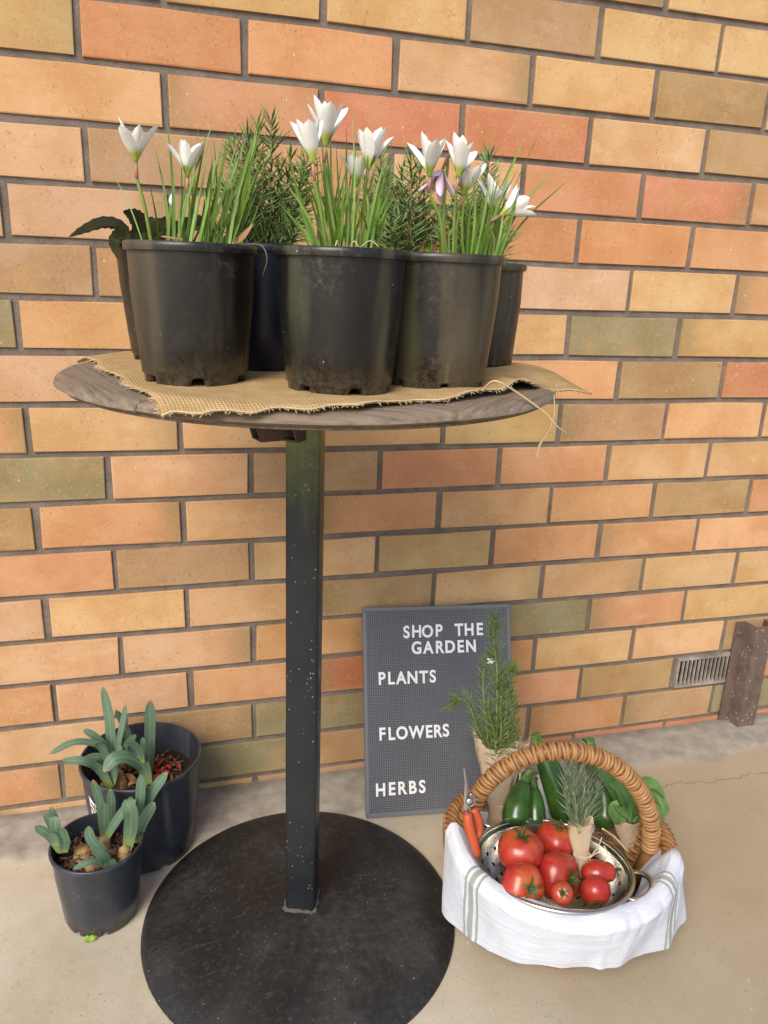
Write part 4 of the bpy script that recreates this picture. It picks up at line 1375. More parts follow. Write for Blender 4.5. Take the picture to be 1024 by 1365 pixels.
# ------------------------------------------------------------------ letter board
BWID, BHGT = .2990, .400
bo = empty('letter_board', (.4335, -.1575, .004), 'grey pegboard sign with white letters leaning on the wall', 'sign')
yaw, tilt, roll = R(-6.5), .388, -.004
ax = Vector((math.cos(yaw), math.sin(yaw), 0))
bx_ = Vector((-math.sin(yaw) * math.sin(tilt), math.cos(yaw) * math.sin(tilt), math.cos(tilt)))
a2 = ax * math.cos(roll) + bx_ * math.sin(roll)
b2 = -ax * math.sin(roll) + bx_ * math.cos(roll)
n2 = a2.cross(b2)
bo.rotation_mode = 'QUATERNION'
bo.rotation_quaternion = Matrix((a2, b2, n2)).transposed().to_quaternion()
fw = .0075
MB().box((fw * .5, fw * .5, -.012), (BWID - fw * .5, BHGT - fw * .5, -.0018)).build('peg_panel', MAT['board'], bo, False)
for lo, hi in (((0, 0, -.015), (BWID, fw, 0)), ((0, BHGT - fw, -.015), (BWID, BHGT, 0)), ((0, fw, -.015), (fw, BHGT - fw, -.0003)), ((BWID - fw, fw, -.015), (BWID, BHGT - fw, -.0003))):
    mb = MB().box(lo, hi)
    o = mb.build('frame', MAT['board_frame'], bo, False)
    bv = o.modifiers.new('edge', 'BEVEL')
    bv.width = .0012
    bv.segments = 2
GLYPH = {}


def glyph(ch):
    if ch not in GLYPH:
        cu = bpy.data.curves.new('letter', 'FONT')
        cu.body = ch
        cu.align_x = 'CENTER'
        cu.size = 1
        cu.extrude = .045
        cu.offset = .020
        cu.bevel_depth = .008
        cu.bevel_resolution = 1
        ob = bpy.data.objects.new('letter', cu)
        COL.objects.link(ob)
        dg = bpy.context.evaluated_depsgraph_get()
        me = bpy.data.meshes.new_from_object(ob.evaluated_get(dg))
        bpy.data.objects.remove(ob)
        bpy.data.curves.remove(cu)
        me.name = 'letter'
        me.materials.clear()
        me.materials.append(MAT['letter'])
        ys = [v.co.y for v in me.vertices]
        h = max(ys) - min(ys)
        y0 = min(ys)
        for v in me.vertices:
            v.co.y -= y0 + h / 2
        GLYPH[ch] = (me, h)
    return GLYPH[ch]


Minv = Matrix.Translation(bo.location) @ Matrix((a2, b2, n2)).transposed().to_4x4()
Minv = Minv.inverted()


def board_uv(px, py):
    d = FWD + RIGHT * ((px - 512) / FPX) - UP * ((py - 682) / FPX)
    o0 = Vector(bo.location)
    s = (o0 - CAM).dot(n2) / d.dot(n2)
    return Minv @ (CAM + d * s)


LET = [('S', 542, 842), ('H', 555.5, 841), ('O', 570, 841), ('P', 585, 840), ('T', 612, 839), ('H', 625.5, 838.5), ('E', 639.5, 838),
       ('G', 555.5, 863), ('A', 571, 862.5), ('R', 586, 862), ('D', 600, 861.5), ('E', 614, 861), ('N', 628, 860.5),
       ('P', 509, 904), ('L', 521.5, 903.5), ('A', 535, 903), ('N', 550, 902.5), ('T', 565, 902), ('S', 577, 901),
       ('F', 509.5, 978), ('L', 522, 977.5), ('O', 536, 976.5), ('W', 555.5, 975.5), ('E', 572, 974.5), ('R', 583.5, 974), ('S', 594.5, 973),
       ('H', 507.5, 1052.5), ('E', 522.5, 1051), ('R', 536, 1050), ('B', 550, 1049), ('S', 563, 1048)]
for ch_, x, y in LET:
    me, h = glyph(ch_)
    p = board_uv(x, y)
    s = .0232 / (.70 if h < .7 or True else h)
    inst(me, 'letter', bo, (p.x, p.y, -.0003), (0, 0, rng.uniform(-.015, .015)), (s * .86, s * .0232 / (s * h) if False else s, s * .45))

# ------------------------------------------------------------------ basket
KC = Vector((.670, -.446, 0))
KA = R(-15.5)
kx, ky = Vector((math.cos(KA), math.sin(KA), 0)), Vector((-math.sin(KA), math.cos(KA), 0))
basket = empty('wicker_basket', KC, 'oval wicker basket with an arched cane handle, filled with vegetables, beside the sign', 'basket', rz=KA)
RA, RBb, KH = .167, .152, .128       # half length, half width at the rim, height


def bk(th, s, off=0.0):
    """basket wall point in basket axes: s = 0 at the foot, 1 at the rim"""
    f = .63 + .37 * math.sin(min(1, s) * PI / 2) ** .9
    z = KH * s + .028 * s * math.cos(th) ** 2 * (1 if s > .5 else s * 2)
    return Vector(((RA * f + off) * math.cos(th), (RBb * f + off) * math.sin(th), z + .004))


ns = 34
for k in range(ns):
    th = 2 * PI * k / ns
    MB().tube([bk(th, s / 8) for s in range(9)], .0028, 6).build('stake', MAT['cane_dark'], basket)
nr = 22
for i in range(nr):
    s = (i + .5) / nr * .96
    n = ns * 4
    ph = (i % 2) * PI
    pth = [bk(2 * PI * j / n, s, .0042 * math.cos(ns / 2 * 2 * PI * j / n + ph)) + Vector((0, 0, .0006 * mnoise.noise((j * .4, i, 0)))) for j in range(n)]
    MB().tube(pth, .0037, 6, closed=True).build('cane_strand', MAT['cane'], basket)
# foot border
for i in range(3):
    n = 120
    pth = [bk(2 * PI * j / n, .0, .004 + .0035 * math.cos(22 * 2 * PI * j / n + i * 2.1)) + Vector((0, 0, .002 + .0035 * math.sin(22 * 2 * PI * j / n + i * 2.1))) for j in range(n)]
    MB().tube(pth, .0040, 6, closed=True).build('foot_braid', MAT['cane'], basket)
# plaited rim
for i in range(5):
    n = 220
    w = 17
    pth = [bk(2 * PI * j / n, 1.0, .002 + .0085 * math.cos(w * 2 * PI * j / n + i * 1.2566)) + Vector((0, 0, .003 + .0085 * math.sin(w * 2 * PI * j / n + i * 1.2566))) for j in range(n)]
    MB().tube(pth, .0042, 6, closed=True).build('rim_braid', MAT['cane' if i % 2 else 'cane_dark'], basket)
fl_m = MB()
fl_m.lathe([(.001, .006), (.6, .006), (1.0, .008)], 48, lambda th, i, r, z: (r, z))
for v in fl_m.v:
    v.x *= RA * .63
    v.y *= RBb * .63
fl_m.build('basket_bottom', MAT['cane_dark'], basket)
# handle: a bent core wrapped in cane
HA, HB, HZ0 = .146, .0, .145
HTOP = .313


def hp(t):
    a = PI * t
    x = -HA * math.cos(a)
    z = HZ0 + (HTOP - HZ0) * math.sin(a) ** .95
    return Vector((x, .008 * math.cos(a), z))


core = [bk(PI, .35) + Vector((.012, 0, 0))] + [hp(i / 40) for i in range(41)] + [bk(0, .35) + Vector((-.012, 0, 0))]
MB().tube(core, .0102, 12).build('handle_core', MAT['cane_dark'], basket)
wrap_me = []
for v in range(3):
    n = 26
    pth = []
    for j in range(n):
        a = 2 * PI * j / n
        pth.append((.0118 * math.cos(a), .0118 * math.sin(a), .0016 * math.sin(a + v)))
    me = MB().tube(pth, .0029, 6, closed=True).mesh('cane_wrap')
    me.materials.append(MAT['cane'])
    wrap_me.append(me)
# arc-length spacing
samp = [hp(i / 400) for i in range(401)]
acc = [0]
for i in range(400): acc.append(acc[-1] + (samp[i + 1] - samp[i]).length)
tot = acc[-1]
nw_ = int(tot / .0060)
j = 0
for i in range(nw_):
    sdist = (i + .5) / nw_ * tot
    while acc[j + 1] < sdist: j += 1
    p = samp[j].lerp(samp[j + 1], (sdist - acc[j]) / (acc[j + 1] - acc[j]))
    t = (samp[min(j + 3, 400)] - samp[max(j - 2, 0)]).normalized()
    o = bpy.data.objects.new('cane_wrap', wrap_me[i % 3])
    link(o, basket)
    o.location = p
    o.rotation_mode = 'QUATERNION'
    qd = t.to_track_quat('Z', 'X')
    o.rotation_quaternion = qd @ Matrix.Rotation(rng.uniform(-.11, .11) + .13, 3, 'X').to_quaternion() @ Matrix.Rotation(rng.uniform(0, 6), 3, 'Z').to_quaternion()
    sc_ = rng.uniform(.97, 1.04)
    o.scale = (sc_, sc_, 1.0)
# thick cane bands that bind the handle's feet to the rim
for sgn in (-1, 1):
    for i in range(5):
        th0 = (PI if sgn < 0 else 0) + (i - 2) * .07
        pth = [bk(th0 + .05 * (k / 6 - .5), 1.06 - .45 * k / 8, .011) for k in range(9)]
        MB().tube(pth, .0046, 7).build('binding_cane', MAT['cane'], basket)


def B(x, y, z):
    """basket axes to world"""
    return KC + kx * x + ky * y + Vector((0, 0, z))


# ------------------------------------------------------------------ colander
CC = Vector((.640, -.489, .150))
ct = R(-9)
cold = empty('steel_colander', CC, 'stainless steel colander of tomatoes propped on the basket rim', 'colander', rz=KA)
cold.rotation_euler = (R(-9), 0, R(-27))
CR = .1165
depth = .085
rows_ = 22
prof_o = []
for i in range(rows_ + 1):
    a = PI / 2 * i / rows_
    prof_o.append((max(.004, CR * math.sin(a) ** .8), -depth * math.cos(a)))
prof_i = [(max(.003, r - .0016), z + .0010) for r, z in prof_o]
nh = 120


def hole(i, jj):
    if i in (10, 13, 16): return (jj + i) % 4 == 0 and (jj % 40) < 24
    if i in (6,): return jj % 6 == 0
    return False


cm = MB().lathe(prof_o, nh, skip=hole)
cm2 = MB().lathe(prof_i, nh, skip=hole)
cm2.f = [tuple(reversed(f)) for f in cm2.f]
cm.add(cm2.v, cm2.f)
cm.build('bowl', MAT['steel'], cold)
MB().tube([(CR * 1.012 * math.cos(2 * PI * i / 96), CR * 1.012 * math.sin(2 * PI * i / 96), .0) for i in range(96)], .0034, 10, closed=True).build('rim', MAT['steel'], cold)
MB().lathe([(CR - .006, -.006), (CR - .001, -.001), (CR + .002, .0012), (CR - .001, .0002)], 96).build('flange', MAT['steel'], cold)
for a in (R(-10), R(160)):
    c, s = math.cos(a), math.sin(a)
    loc = []
    for k in range(25):
        w = -1 + 2 * k / 24
        y = .036 * math.sin(w * PI / 2) * (1.0)
        x = CR - .004 + .031 * math.cos(w * PI / 2) ** .7
        z = -.004 + .008 * math.cos(w * PI / 2)
        loc.append((x * c - y * s, x * s + y * c, z))
    MB().tube(loc, .0040, 10).build('handle', MAT['steel'], cold)

# ------------------------------------------------------------------ tomatoes
def tomato(loc, r, label, tilt=(0, 0, 0), squash=.80, lobes=5, lobe=.05, stem=.018, seed=0, long=False, cal=1.0):
    q = random.Random(seed)
    t = empty('tomato', loc, label, 'tomato', 'tomatoes in the colander')
    t.rotation_euler = tilt
    n = 18
    prof = []
    for i in range(n + 1):
        a = PI * i / n
        z = -math.cos(a) * squash
        rr = math.sin(a) ** .88
        if long: rr *= (1 - .16 * math.exp(-((z / squash - .45) / .25) ** 2)); z *= 1.45
        else:
            z -= .16 * math.exp(-(rr / .30) ** 2) * (1 if z > 0 else -.45)
        prof.append((max(.0005, rr * r), z * r))
    ph = q.uniform(0, 6)

    def fn(th, i, rr, z):
        k = 1 + lobe * math.cos(lobes * th + ph) * (.35 + .65 * max(0, z / r)) + .018 * math.sin(2 * th + ph)
        return rr * k, z
    MB().lathe(prof, 48, fn).build('fruit', MAT['tomato'], t)
    zt_ = prof[-1][1] + (.03 * r)
    cx = MB()
    for k in range(5):
        a = ph + k * 2 * PI / 5 + q.uniform(-.2, .2)
        L_ = r * .55 * q.uniform(.8, 1.25) * cal
        d = Vector((math.cos(a), math.sin(a), 0))
        cx.ribbon(curve([Vector((0, 0, zt_)), d * L_ * .5 + Vector((0, 0, zt_ + r * (.20 if not long else .10))), d * L_ + Vector((0, 0, zt_ + r * q.uniform(.0, .22)))], 6), r * .16, (0, 0, 1), .3, .0006, lambda s: math.sin(PI * min(1, .2 + s * .8)) + .06)
    cx.build('calyx', MAT['calyx'], t)
    p0 = Vector((0, 0, zt_ - .002))
    MB().tube(curve([p0, p0 + Vector((q.uniform(-.002, .002), 0, stem * .5)), p0 + Vector((q.uniform(-.006, .006), q.uniform(-.004, .004), stem))], 6), [.0024, .0021, .002, .0019, .0019, .0021, .0024], 7).build('stem', MAT['calyx'], t)
    return t


tomato(at(694, 1133, -.478), .0345, 'large red tomato at the left of the colander with its stem upright', (R(4), R(-2), 0), .86, 5, .035, .020, 1)
tomato(at(741, 1120, -.440), .0318, 'large red tomato at the back of the colander with its stem upright', (R(6), R(4), 1), .86, 6, .035, .018, 2)
tomato(at(697, 1180, -.535), .0315, 'orange red tomato at the front left with its calyx facing forward', (R(58), R(8), 0), .78, 5, .085, .008, 3, cal=1.1)
tomato(at(744, 1167, -.505), .0365, 'broad orange red tomato in the middle tipped towards the right', (R(52), R(40), 0), .78, 4, .080, .008, 4, cal=1.0)
tomato(at(749, 1190, -.566), .0165, 'tiny round cherry tomato in front of the broad one', (R(40), R(-20), 0), .92, 3, .01, .006, 5)
tomato(at(798, 1163, -.520), .0195, 'small plum tomato lying on its side with its calyx pointing right', (R(-12), R(82), R(-25)), .92, 4, .03, .010, 6, True)
tomato(at(794, 1187, -.552), .0220, 'small glossy red tomato at the front right below the plum tomato', (R(120), R(30), 0), .90, 4, .02, .006, 7)

# ------------------------------------------------------------------ zucchini
def zucchini(base, tip, r, label, seed=0, sl=.028, bend=(0, 0, 0), st_bend=(0, 0, 0), star=False):
    base, tip = Vector(base), Vector(tip)
    t = empty('zucchini', base, label, 'zucchini', 'zucchini standing in the basket')
    d = tip - base
    pts = [Vector(), d * .33 + Vector(bend), d * .72 + Vector(bend) * .7, d]
    c = curve(pts, 20)
    rads = []
    for i in range(21):
        s = i / 20
        rads.append(r * (math.sqrt(max(0.02, 1 - (1 - s / .16) ** 2)) if s < .16 else 1) * (1 - .56 * max(0, (s - .40) / .60) ** 1.4))
    mb = MB().tube(c, rads, 20)
    mb.build('fruit', MAT['zucchini'], t)
    u = d.normalized()
    n = 14
    sp = curve([d - u * .004, d + u * sl * .5, d + u * sl + Vector(st_bend)], 8)
    vs_ = MB()
    r0 = rads[-1]
    side = u.orthogonal().normalized()
    bi = u.cross(side)
    allv = []
    for i, p in enumerate(sp):
        s = i / 8
        rr = r0 * (1.0 - .38 * min(1, s * 2.2) + (.28 * max(0, s - .6) / .4))
        for j in range(20):
            a = 2 * PI * j / 20
            k = rr * (1 + .20 * min(1, s * 3) * math.cos(5 * a))
            allv.append(p + side * math.cos(a) * k + bi * math.sin(a) * k)
    m = len(sp)
    vs_.add(allv, [(i * 20 + j, i * 20 + (j + 1) % 20, (i + 1) * 20 + (j + 1) % 20, (i + 1) * 20 + j) for i in range(m - 1) for j in range(20)] + [tuple((m - 1) * 20 + j for j in range(20))])
    vs_.build('stem', MAT['zuc_stem'], t, sharp=60)
    return t


zucchini(at(687, 1100, -.385), at(700, 1043, -.345), .0225, 'zucchini leaning in front beside the paper wrapped rosemary', 1, .022, (-.004, 0, 0), (.008, -.004, -.002))
zucchini(at(714, 1102, -.375), at(712, 1050, -.335), .0180, 'slim zucchini tucked just right of the front one', 2, .018)
zucchini(at(696, 1080, -.335), at(693, 1018, -.30), .0185, 'zucchini at the back left with its pale ribbed neck upright', 3, .030)
zucchini(at(754, 1096, -.365), at(719, 994, -.310), .0240, 'long dark zucchini leaning left under the handle', 4, .022, (.006, 0, 0))
zucchini(at(806, 1106, -.400), at(789, 999, -.310), .0255, 'thick zucchini on the right with a bright green stem end', 5, .020, (.008, 0, 0), (-.004, 0, .0))
o = None

# ------------------------------------------------------------------ herb bundles
def paper_cone(parent, O, ctr, rads, name='paper_wrap', seed=0, flap=.02, squash=.6, open_at=0.0):
    c = curve([Vector(p) - O for p in ctr], len(rads) * 3 - 1)
    n = 36
    k = len(c)
    mb = MB()

    def fn(i, j):
        jj = j * (len(rads) - 1)
        a = int(min(jj, len(rads) - 2))
        rr = rads[a] + (rads[a + 1] - rads[a]) * (jj - a)
        w = i * 2 * PI * 1.06
        p = c[min(int(j * (k - 1)), k - 1)].lerp(c[min(int(j * (k - 1)) + 1, k - 1)], j * (k - 1) - int(j * (k - 1)))
        wr = 1 + .12 * mnoise.noise((math.cos(w) * 1.6, math.sin(w) * 1.6, j * 3 + seed)) + .09 * mnoise.noise((math.cos(w) * 5, math.sin(w) * 5, j * 2.5 + seed)) + .03 * i
        top = flap * (.6 * math.sin(w * 1.5 + seed) + .4 * math.sin(w * 3.7 + seed)) * max(0, j - .8) / .2
        return p + RIGHT * math.cos(w) * rr * wr + Vector((0, -1, 0)) * math.sin(w) * rr * wr * squash + Vector((0, 0, top))
    mb.grid(46, 22, fn)
    o = mb.build(name, MAT['paper'], parent)
    sm = o.modifiers.new('thickness', 'SOLIDIFY')
    sm.thickness = .0005
    return o


def twine(parent, O, p, r, seed, squash=.6, bow=True):
    q = random.Random(seed)
    mb = MB()
    for k in range(2):
        mb.tube([Vector(p) - O + RIGHT * math.cos(a * PI / 12) * r + Vector((0, -math.sin(a * PI / 12) * r * squash, .003 * k + .0008 * math.sin(a))) for a in range(24)], .0011, 5, closed=True)
    if bow:
        f = Vector(p) - O + Vector((0, -r * squash, 0)) + RIGHT * r * .5
        mb.tube(curve([f, f + RIGHT * .012 + Vector((0, -.004, .016)), f + RIGHT * .020 + Vector((0, -.006, .008)), f + RIGHT * .014 + Vector((0, -.007, -.006)), f], 18), .0009, 5)
        mb.tube(curve([f, f + RIGHT * .010 + Vector((0, -.002, .022)), f + RIGHT * .014 + Vector((0, -.003, .042))], 12), .0009, 5)
        mb.tube(curve([f, f + RIGHT * .016 + Vector((0, -.005, -.004)), f + RIGHT * .024 + Vector((0, -.006, .014)), f + RIGHT * .019 + Vector((0, -.004, .028))], 14), .0009, 5)
    mb.build('twine', MAT['string'], parent)


O = at(672, 1100, -.345)
rb = empty('rosemary_bunch', O, 'tall rosemary bunch wrapped in brown paper standing in front of the sign', 'herb bunch')
paper_cone(rb, O, [at(668, 1104, -.345), at(664, 1060, -.325), at(664, 1020, -.305), at(663, 984, -.290)], [.024, .017, .024, .031, .036, .040], seed=3, flap=.016)
paper_cone(rb, O, [at(690, 1098, -.345), at(684, 1060, -.322), at(680, 1020, -.300), at(682, 978, -.285)], [.020, .014, .019, .025, .029, .031], seed=9, flap=.02, squash=.45)
twine(rb, O, at(667, 1072, -.331), .0185, 3, .6, False)
for i, (pp, nl, dn) in enumerate([
        ([(662, 1040), (662, 960), (663, 900), (658, 850), (660, 822)], .021, 7),
        ([(655, 1030), (648, 960), (644, 910), (648, 880), (657, 872)], .017, 8),
        ([(650, 1020), (642, 985), (632, 955), (622, 935), (610, 932), (599, 942)], .018, 8),
        ([(668, 1040), (672, 980), (676, 930), (678, 898), (682, 892)], .021, 7),
        ([(675, 1030), (682, 985), (684, 950), (681, 920)], .020, 7),
        ([(665, 1040), (668, 980), (668, 930), (672, 900)], .022, 7),
        ([(660, 1040), (656, 990), (655, 955)], .020, 7), ([(672, 1035), (664, 990), (662, 955)], .022, 7), ([(680, 1030), (678, 985), (671, 955)], .018, 8),
        ([(652, 1025), (646, 990), (636, 968)], .018, 8), ([(660, 1040), (660, 985), (650, 945)], .020, 7), ([(676, 1030), (686, 990), (690, 962)], .017, 8)]):
    ps = [at(x, y, -.300 + .035 * min(1, max(0, (1000 - y) / 200)) + .007 * ((i * 7) % 5 - 2)) - O for x, y in pp]
    sprig(rb, ps, dn * 1.1, nl * 1.35, .0026, 'needle_lush', 900 + i, 'twig_green', .0017, 0, .55)
fp = at(654, 880, -.285) - O
fb = MB()
for k in range(5):
    a = k * 1.26
    d = RIGHT * math.cos(a) + Vector((0, 0, math.sin(a)))
    fb.ribbon(curve([fp, fp + d * .004 + Vector((0, -.002, 0)), fp + d * .0075 + Vector((0, -.001, 0))], 4), .005, (0, -1, 0), .2, .0005, lambda s: math.sin(PI * min(1, .2 + s * .75)))
fb.build('blossom', MAT['petal'], rb)

O = at(776, 1150, -.475)
rs_ = empty('rosemary_bunch', O, 'small rosemary bunch tied in paper with twine inside the colander', 'herb bunch')
paper_cone(rs_, O, [at(778, 1166, -.500), at(775, 1140, -.480), at(773, 1118, -.465), at(774, 1096, -.450)], [.011, .009, .013, .017, .020], seed=5, flap=.010, squash=.55)
twine(rs_, O, at(776, 1140, -.481), .0125, 8)
for i, (pp) in enumerate([[(772, 1110), (765, 1060), (758, 1018)], [(776, 1110), (782, 1060), (788, 1022)], [(770, 1110), (760, 1075), (752, 1035)], [(778, 1110), (790, 1075), (797, 1045)], [(774, 1110), (773, 1060), (772, 1012)], [(774, 1110), (768, 1075), (764, 1040)], [(777, 1110), (785, 1078), (790, 1058)], [(774, 1110), (778, 1070), (780, 1035)]]):
    ps = [at(x, y, -.455 + .05 * min(1, max(0, (1110 - y) / 90)) + .006 * ((i * 3) % 5 - 2)) - O for x, y in pp]
    sprig(rs_, ps, 8, .025, .0030, 'needle_pale', 950 + i, 'twig_green', .0015, 0, 1.0)

O = at(840, 1110, -.420)
bs = empty('basil_bunch', O, 'leafy basil bunch wrapped in paper at the right end of the basket', 'herb bunch')
paper_cone(bs, O, [at(845, 1140, -.430), at(840, 1115, -.425), at(838, 1094, -.42)], [.012, .017, .020, .021], seed=12, flap=.008, squash=.5)


def basil_leaf(pix, dys, w, face, seed, vein=True):
    pts = [at(x, y, d) - O for (x, y), d in zip(pix, dys)]
    c = curve(pts, 14)
    pr = lambda s: math.sin(PI * min(1, .05 + s ** .75 * .95)) ** .8 + .02
    lf = MB().ribbon(c, w * 1.25, face, .45, .0008, pr).build('leaf', MAT['basil'], bs)
    n_ = Vector(face).normalized()
    MB().tube([p + n_ * (.0012 if k else .0) - n_ * 0.45 * w * .5 * pr(k / 14) for k, p in enumerate(c[:13])], [.0011 - .00006 * k for k in range(13)], 5).build('midrib', MAT['zuc_stem'], lf)


for i, (pix, dys, w, fc) in enumerate([
        ([(838, 1088), (822, 1055), (808, 1035), (795, 1024)], [-.41, -.40, -.39, -.38], .022, (.3, -1, .6)),
        ([(842, 1090), (835, 1068), (826, 1050), (812, 1044)], [-.42, -.415, -.41, -.41], .024, (.3, -1, .6)),
        ([(842, 1095), (846, 1080), (848, 1068), (846, 1056)], [-.43, -.43, -.43, -.425], .022, (-.2, -1, .3)),
        ([(836, 1092), (826, 1085), (820, 1076), (822, 1066)], [-.43, -.435, -.435, -.43], .024, (-.3, -1, .4)),
        ([(852, 1100), (852, 1085), (848, 1070)], [-.43, -.435, -.435], .020, (-.3, -1, .2)),
        ([(848, 1080), (866, 1052), (880, 1060), (890, 1088)], [-.40, -.395, -.40, -.41], .030, (.3, -.9, .8)),
        ([(850, 1085), (862, 1068), (875, 1080), (884, 1108)], [-.40, -.40, -.41, -.42], .034, (-.2, -1, .7)),
        ([(850, 1075), (860, 1050), (868, 1044), (878, 1048)], [-.38, -.37, -.37, -.375], .024, (0, -.8, 1)),
        ([(846, 1070), (850, 1050), (848, 1042), (842, 1040)], [-.38, -.37, -.37, -.37], .020, (0, -.8, 1)),
        ([(856, 1080), (874, 1070), (886, 1072), (893, 1082)], [-.385, -.38, -.38, -.385], .024, (.4, -.7, .9)),
        ([(850, 1090), (864, 1085), (872, 1095), (876, 1106)], [-.415, -.415, -.42, -.425], .026, (-.3, -1, .5))]):
    basil_leaf(pix, dys, w, fc, i)
MB().tube(curve([at(856, 1092, -.42) - O, at(862, 1060, -.41) - O, at(872, 1052, -.405) - O, at(884, 1062, -.405) - O], 16), .0014, 6).build('stalk', MAT['zuc_stem'], bs)
# pale twine end lying over the colander's back rim
tw = empty('twine_end', at(818, 1112, -.41), 'loose pale twine lying over the back rim of the colander', 'string')
O = Vector(tw.location)
MB().tube(curve([at(803, 1104, -.425) - O, at(815, 1112, -.42) - O, at(826, 1122, -.425) - O, at(836, 1134, -.435) - O], 14), .0016, 6).build('strand', MAT['string'], tw)

# ------------------------------------------------------------------ snips
O = at(628, 1100, -.462)
sn = empty('garden_snips', O, 'garden snips with orange grips and steel blades stuck in the left of the basket', 'snips')


def flat_blade(pix, dy, w, m, name, thick=.003, pr=None):
    c = curve([at(x, y, d) - O for (x, y), d in zip(pix, dy)], 12)
    return MB().ribbon(c, w, (-.2, -1, .25), .0, thick, pr or (lambda s: 1 - .75 * s)).build(name, MAT[m], sn, sharp=40)


flat_blade([(627, 1082), (623, 1055), (619, 1024)], [-.452, -.445, -.44], .0085, 'blade', 'blade')
flat_blade([(624, 1088), (622, 1065), (621, 1045)], [-.458, -.452, -.448], .0120, 'blade', 'blade')
pv = MB().lathe([(.001, .003), (.0055, .0025), (.0062, 0), (.001, -.001)], 16).build('pivot_screw', MAT['blade'], sn, True, at(626, 1068, -.457) - O)
pv.rotation_euler = (R(80), 0, 0)
MB().tube(curve([at(627, 1076, -.456) - O, at(632, 1070, -.457) - O, at(632, 1062, -.455) - O, at(627, 1058, -.455) - O], 10), .0018, 6).build('spring', MAT['blade'], sn)
for pix, dy, wd in (([(623, 1084), (625, 1100), (631, 1120), (637, 1140)], [-.462, -.468, -.475, -.48], .0082), ([(631, 1078), (637, 1090), (639, 1105), (636, 1118)], [-.455, -.458, -.462, -.468], .0070)):
    c = curve([at(x, y, d) - O for (x, y), d in zip(pix, dy)], 12)
    MB().tube(c, [wd * (.62 + .38 * math.sin(PI * min(1, .2 + i / 12 * .75))) for i in range(13)], 10).build('grip', MAT['orange'], sn)

# ------------------------------------------------------------------ cloths
def cloth_obj(name, nu, nv, fn, label, uvfn=None, th=.0009):
    mb = MB().grid(nu, nv, fn)
    me = mb.mesh(name)
    uv = me.uv_layers[0]
    for lp in me.loops:
        i, jj = divmod(lp.vertex_index, nv)
        uv.data[lp.index].uv = (i / (nu - 1), jj / (nv - 1))
    me.materials.append(MAT['towel'])
    o = link(bpy.data.objects.new(name, me))
    s = o.modifiers.new('thickness', 'SOLIDIFY')
    s.thickness = th
    s.offset = 1
    b_ = o.modifiers.new('smooth', 'SUBSURF')
    b_.levels = b_.render_levels = 1
    return tag(o, label, 'towel')


TH0, TH1 = R(190), R(356)


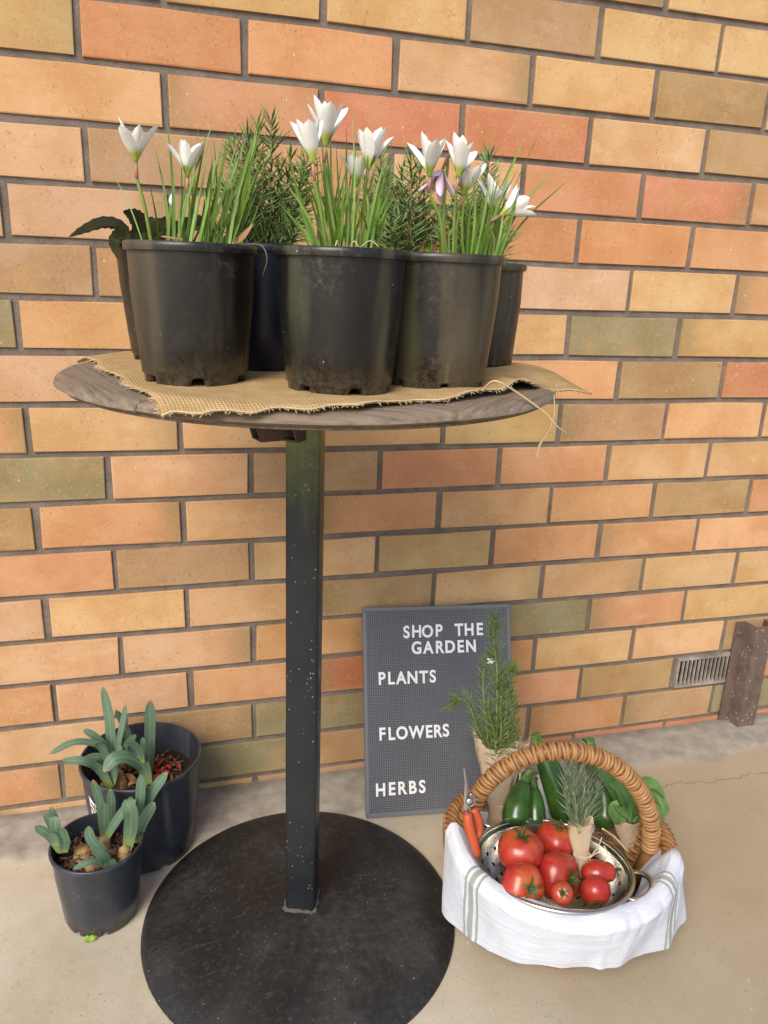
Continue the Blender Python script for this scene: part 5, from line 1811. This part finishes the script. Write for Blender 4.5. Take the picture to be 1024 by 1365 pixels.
def towel_pt(u, v):
    """u along the basket front from its left end to its right, v from inside the basket up over the rim and down"""
    th = TH0 + (TH1 - TH0) * u
    c, s = math.cos(th), math.sin(th)
    n_ = mnoise.noise((u * 5, v * 1.2, 4))
    f2 = mnoise.noise((u * 13, v * 2.0, 9))
    edge_l, edge_r = max(0, 1 - u / .14), max(0, (u - .82) / .18)
    lift = .020 * edge_l + .010 * math.exp(-((u - .90) / .05) ** 2) - .017 * edge_r
    front = math.exp(-((u - .46) / .24) ** 2)
    rimz = KH + .024 + .024 * c * c + lift + .009 * front
    if v < .22:                                   # inside, below the rim
        t = v / .22
        off = -.030 * (1 - t) ** 1.2 - .004 * (1 - t)
        z = rimz - .055 * (1 - t) ** 1.5
        hang = 0
    elif v < .36:                                 # rolling over the rim
        t = (v - .22) / .14
        off = -.004 + (.018 + .010 * abs(s)) * t + .004 * math.sin(t * PI)
        z = rimz + .007 * math.sin(t * PI) - .010 * t
        hang = 0
    else:
        t = (v - .36) / .64
        drop = .074 + .052 * abs(2 * u - 1) ** 1.5 + .005 * math.sin(u * 9) + lift * .8
        off = .016 + .010 * abs(s) - .010 * t * abs(s) + (.022 * t * max(0, (u - .70) / .30) ** 1.2) - .002 * t * edge_l
        z = rimz - .010 - drop * t
        hang = t
    off += .006 * front * (v > .3)
    off += (.0055 * n_ + .0038 * f2) * (.35 + hang) * (1.0 if v > .25 else .6)
    off += .0055 * hang * math.sin(u * 26 + 1.2 * n_) * (.35 + .65 * abs(2 * u - 1))
    # the corner roll on each end
    off += .010 * math.exp(-((u - .955) / .05) ** 2) * hang
    # gathers where the cloth tucks under the bowl, and sharper pulled creases
    g_ = mnoise.noise((u * 24, v * 1.5, 31))
    off += .0042 * (abs(g_) ** .6 - .35) * max(0, 1 - abs(v - .36) / .34)
    for cu_, sl_, am in ((.12, .10, .0045), (.27, -.06, .0035), (.41, .05, .0040), (.62, -.05, .0038), (.74, .08, .0045), (.86, -.10, .0055)):
        off += am * hang ** .5 * math.exp(-abs(u - cu_ - sl_ * (v - .4)) / .018) * (1 - .5 * hang) if hang > 0 else 0
    # soft crease down the middle
    off += .0035 * math.exp(-((u - .535) / .012) ** 2) * hang
    x, y = (RA + off) * c, (RBb + off) * s
    z += .0025 * n_ + .0035 * f2 * (1 - abs(hang - .1)) * (v > .3)
    return B(x, y, max(z, .006))


cloth_obj('tea_towel', 130, 56, towel_pt, 'white tea towel with grey green stripes draped over the front of the basket')


def lining_pt(u, v):
    th = R(200 - 150 * u)
    c, s = math.cos(th), math.sin(th)
    n_ = mnoise.noise((u * 9, v * 2, 14))
    peaks = .046 * math.exp(-((u - .16) / .09) ** 2) + .075 * math.exp(-((u - .74) / .05) ** 2) + .006 * math.sin(u * 40) ** 2
    z = .03 + (KH - .048 + .012 * c * c + peaks) * v
    off = -.014 - .030 * (1 - v) + .006 * n_
    return B((RA + off) * c, (RBb + off) * s, z)


lin = cloth_obj('lining_cloth', 90, 14, lining_pt, 'plain white cloth lining the back of the basket behind the zucchini')
plain = simple('plain_white_linen', (.63, .645, .69), .9, vary=.04, bump=.3, bscale=500)
lin.data.materials[0] = plain
